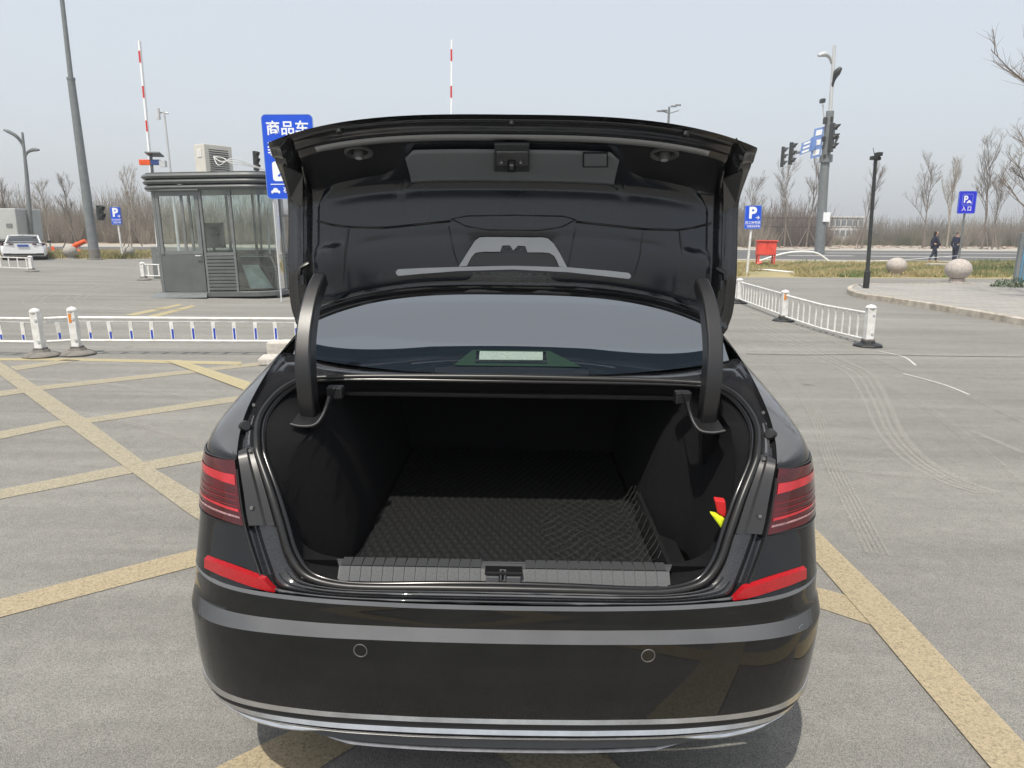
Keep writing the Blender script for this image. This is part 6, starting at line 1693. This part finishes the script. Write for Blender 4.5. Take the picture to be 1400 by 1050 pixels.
pxgrid('painted_reflection', [(543, 371), (546, 368), (580, 366.5), (628, 365), (702, 363.5), (775, 365.5), (830, 370), (858, 373), (861, 376)],
       [(543, 374), (546, 377), (580, 374), (628, 370.5), (702, 368.5), (775, 372), (830, 378), (858, 381), (861, 379)], M_reflection, .018, lin)
pxgrid('painted_reflection', [(628, 364.5), (642, 342), (650, 330), (656, 325.5), (664, 325)], [(639, 363.5), (645, 352), (650, 346.5), (656, 345), (664, 344.5)], M_reflection, .018, lin)
pxgrid('painted_reflection', [(664, 325), (684, 325), (686, 325), (694, 325.3), (700, 325.3), (706, 325.3), (716, 325.5), (722, 325.5), (742, 325.5)], [(664, 344.5), (684, 344.5), (687, 336.5), (697, 336), (702, 343), (708, 336.5), (718, 337), (721, 345.5), (742, 345.5)], M_reflection, .018, lin)
pxgrid('painted_reflection', [(742, 325.5), (749, 327), (757, 334), (765, 347), (775, 366)], [(742, 345.5), (751, 346.5), (757, 350), (761, 357), (764, 364.5)], M_reflection, .018, lin)
pxpoly('reflection_gap', [(640, 363), (647, 350), (655, 346), (750, 347), (757, 351), (763, 364), (702, 364.5)], mat('reflection_dark', (0.035, 0.04, 0.042), .4), .014, lin)
def crease(pts, r=.002, m_=M_gloss, off=.014):
    c_ = []
    for i in range(len(pts) - 1):
        for k in range(6): c_.append((lerp(pts[i][0], pts[i + 1][0], k / 6), lerp(pts[i][1], pts[i + 1][1], k / 6)))
    c_.append(pts[-1]); MB().tube([LPX(x, y, off) for x, y in c_], r, 6).out('liner_crease', m_, lin, smooth=60)
crease([(617, 300), (640, 296), (700, 295), (770, 296.5), (787, 301), (768, 311), (735, 316), (665, 315), (638, 310), (617, 300)])
crease([(614, 310), (621, 345), (627, 363)]); crease([(787, 311), (780, 345), (776, 365)])
crease([(436, 303), (455, 308), (478, 311), (530, 312), (617, 303)], .004); crease([(787, 304), (880, 314), (928, 315), (952, 311), (970, 306)], .004)
crease([(878, 318), (874, 350), (866, 377)]); crease([(478, 311), (474, 345), (470, 392)], .004); crease([(928, 315), (931, 350), (936, 395)], .004)
# buffers, latch, cover, studs on the tail part
def facept(px, py, off=.0):
    lo, hi = 0.62, 1.0
    for _ in range(26):
        v = (lo + hi) / 2
        # project
        best = None
        u_lo, u_hi = -1.0, 1.0
        for _2 in range(22):
            u = (u_lo + u_hi) / 2; w = car.matrix_world @ LS(u, v) - Vector((0, 0, H)); zc = w.dot(cf); X = 700 + F * w.dot(cr) / zc
            if X < px: u_lo = u
            else: u_hi = u
        Yp = 525 - F * w.dot(cu) / zc
        if Yp > py: lo = v
        else: hi = v
    return LS(u, v, off), u, v
car.matrix_world = Matrix.Translation(CO) @ Matrix.Rotation(-YAW, 4, 'Z')
def frame_at(u, v):
    a = (LS(u + .02, v) - LS(u - .02, v)).normalized(); b2 = (LS(u, min(1, v + .02)) - LS(u, v - .02)).normalized(); n_ = a.cross(b2).normalized()
    if n_.y > 0 and n_.z > 0: n_ = -n_
    p0, p1 = LS(u, v, 0), LS(u, v, .01); n_ = (p1 - p0).normalized(); b2 = n_.cross(a).normalized() * (1 if n_.cross(a).dot(b2) > 0 else -1)
    M_ = Matrix((a, b2, n_)).transposed().to_4x4(); M_.translation = p0; return M_
def place(o, M_): o.matrix_basis = M_; return o
for px, py in ((490.5, 206), (908.5, 208.5)):
    p, u, v = facept(px, py); Mf = frame_at(u, v)
    o = MB().lathe([(.046, 0), (.046, .009), (.040, .012), (.036, .004), (.030, .001), (.016, .001), (.016, .020), (.012, .026), (.002, .027)], 28).out('bump_stop', M_grey, lidp, smooth=40); place(o, Mf)
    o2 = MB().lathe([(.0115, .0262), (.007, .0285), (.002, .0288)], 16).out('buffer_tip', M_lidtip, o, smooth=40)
for px, py in ((699.5, 165), (464, 176), (937, 180)):
    p, u, v = facept(px, py); o = MB().lathe([(.0105, .0), (.0105, .012), (.008, .0145), (.002, .015)], 16).out('rubber_buffer', M_rubber, lidp, smooth=40); place(o, frame_at(u, v))
def px_rect(name, x0, y0, x1, y1, off, thick, m_, parent, bev=0):
    c_ = []
    for x, y in ((x0, y0), (x1, y0), (x1, y1), (x0, y1)):
        p, u, v = facept(x, y, off); c_.append(p)
    nrm = (facept((x0 + x1) / 2, (y0 + y1) / 2, .02)[0] - facept((x0 + x1) / 2, (y0 + y1) / 2, 0.0001)[0]).normalized()
    vs = c_ + [p + nrm * thick for p in c_]
    return mkmesh(name, vs, [(0, 1, 2, 3), (7, 6, 5, 4), (0, 4, 5, 1), (1, 5, 6, 2), (2, 6, 7, 3), (3, 7, 4, 0)], m_, parent, bevel=bev or None)
lt = px_rect('latch', 676, 183, 724, 222, .026, .008, mat('latch_housing', (0.05, 0.055, 0.06), .35), lidp, .002)
px_rect('latch_plate', 679, 192, 722, 212, .031, .006, M_steel, lt, .003)
px_rect('latch_slot', 694, 203, 705, 219, .036, .006, M_rubber, lt)
px_rect('latch_claw', 697, 207, 702.5, 213, .040, .008, M_steel, lt, .001)
for x in (686, 712): px_rect('bolt', x - 1.7, 207.5, x + 1.7, 211, .037, .004, M_chrome, lt)
px_rect('cover_gap', 797, 197, 831.5, 218.5, .0255, .001, M_rubber, lidp)
px_rect('tool_cover', 799, 199, 829.5, 216.5, .0267, .001, M_lidgrey, lidp, .001)
# side brackets of the lid near the tail corners
for s in (-1, 1):
    q = [LS(s * .90, .80, .01), LS(s * .97, .90, .012), LS(s * .985, .66, .012), LS(s * .93, .58, .01)]
    mkmesh('lamp_bracket', q, [(0, 1, 2, 3)], mat('inner_satin', (0.06, 0.062, 0.066), .3), lidp, solid=.006)
    crs = [LS(s * .885, .86, .012), LS(s * .90, .74, .02), LS(s * .925, .62, .012), LS(s * .93, .45, .01), LS(s * .93, .2, .01)]
    MB().tube(crom(crs, 5), .006, 6).out('lid_crease', M_blackin, lidp, smooth=60)
    crs = [LS(s * .90, .30, .012), LS(s * .93, .29, .03), LS(s * .935, .26, .03)]
    MB().tube(crs, .010, 6).out('lid_clip', M_rubber, lidp, smooth=60)

# ---- things lying in the boot
def wtag(o, label, cat): tag(o, label, cat); o.matrix_world = car.matrix_world.copy(); return o
# ribbed mat
M_mat = mat('boot_mat_rubber', (0.006, 0.0065, 0.007), .6, bump=.25, bscale=500, var=.3, scale=90)
rows = []
for j in range(230):
    y = .225 + j * .0056; rows.append([Vector((x, y, .666 + .0055 * abs(math.sin(math.pi * (x + .45 * y) / .030)) * abs(math.sin(math.pi * (x - .45 * y) / .030)))) for x in [-.45 + .9 * k / 200 for k in range(201)]])
wtag(grid(rows, 'boot_mat', M_mat, None, smooth=True), 'black boot mat with a wavy relief covering the boot floor', 'mat')
# cargo net bunched on the right
rnd = random.Random(9); mb = MB()
def netp(a, b2): 
    x = lerp(.12, .46, a) + .006 * math.sin(b2 * 9 + a * 5); y = lerp(.28, .86, b2) + .008 * math.sin(a * 9 + b2 * 5); z = .680 + .012 * max(0, math.sin(a * 11 + b2 * 8)) + .07 * max(0, a - .82) / .18
    return Vector((x, y, z))
for k in range(16):
    mb.tube([netp(min(1, max(0, k / 15 + .033 * (-1) ** (j + k) / 1.0)), j / 22) for j in range(23)], .0009, 3)
wtag(mb.out('cargo_net', mat('net_cord', (0.035, 0.038, 0.035), .5)), 'thin black cord cargo net bunched on the right side of the boot mat', 'net')
p = LOC(984, 696, .34)
mb = MB(); 
P_ = [LOC(977, 684, .20), LOC(992, 686, .20), LOC(993, 700, .20), LOC(991, 708, .20), LOC(981, 701, .20)]
rdo = mkmesh('red_pouch', [q for q in P_] + [q + Vector((.004, .03, .0)) for q in P_], [tuple(range(5)), tuple(range(9, 4, -1))] + [(k, 5 + k, 5 + (k + 1) % 5, (k + 1) % 5) for k in range(5)], mat('red_cloth', (0.50, 0.01, 0.012), .7), None, bevel=.003)
wtag(rdo, 'red folded pouch in the right side pocket of the boot', 'pouch')
P_ = [LOC(971, 702, .195), LOC(981, 704, .195), LOC(991, 709, .195), LOC(987, 724, .195), LOC(979, 713, .195)]
ylo = mkmesh('safety_vest', [q for q in P_] + [q + Vector((.004, .03, -.004)) for q in P_], [tuple(range(5)), tuple(range(9, 4, -1))] + [(k, 5 + k, 5 + (k + 1) % 5, (k + 1) % 5) for k in range(5)], M_yellow, None, bevel=.005)
wtag(ylo, 'bright yellow folded safety vest in the right side pocket of the boot', 'vest')
# ================================================================== spring haze between the camera and the far trees
hz = MB().bx(-170, 190, -60, 240, -1.2, 26).out('haze', None) if False else None
Mh = bpy.data.materials.new('haze'); Mh.use_nodes = True; _n = Mh.node_tree.nodes; _n.remove(_n['Principled BSDF'])
_v = _n.new('ShaderNodeVolumePrincipled'); _v.inputs['Density'].default_value = 0.0014; _v.inputs['Color'].default_value = (0.92, 0.95, 0.98, 1); _v.inputs['Anisotropy'].default_value = 0.2
Mh.node_tree.links.new(_v.outputs[0], _n['Material Output'].inputs['Volume'])
hz = MB().bx(-2600, 2600, -2600, 2600, -1.2, 40).out('haze', Mh); hz['kind'] = 'stuff'; hz['label'] = 'thin pale spring haze over the whole place'
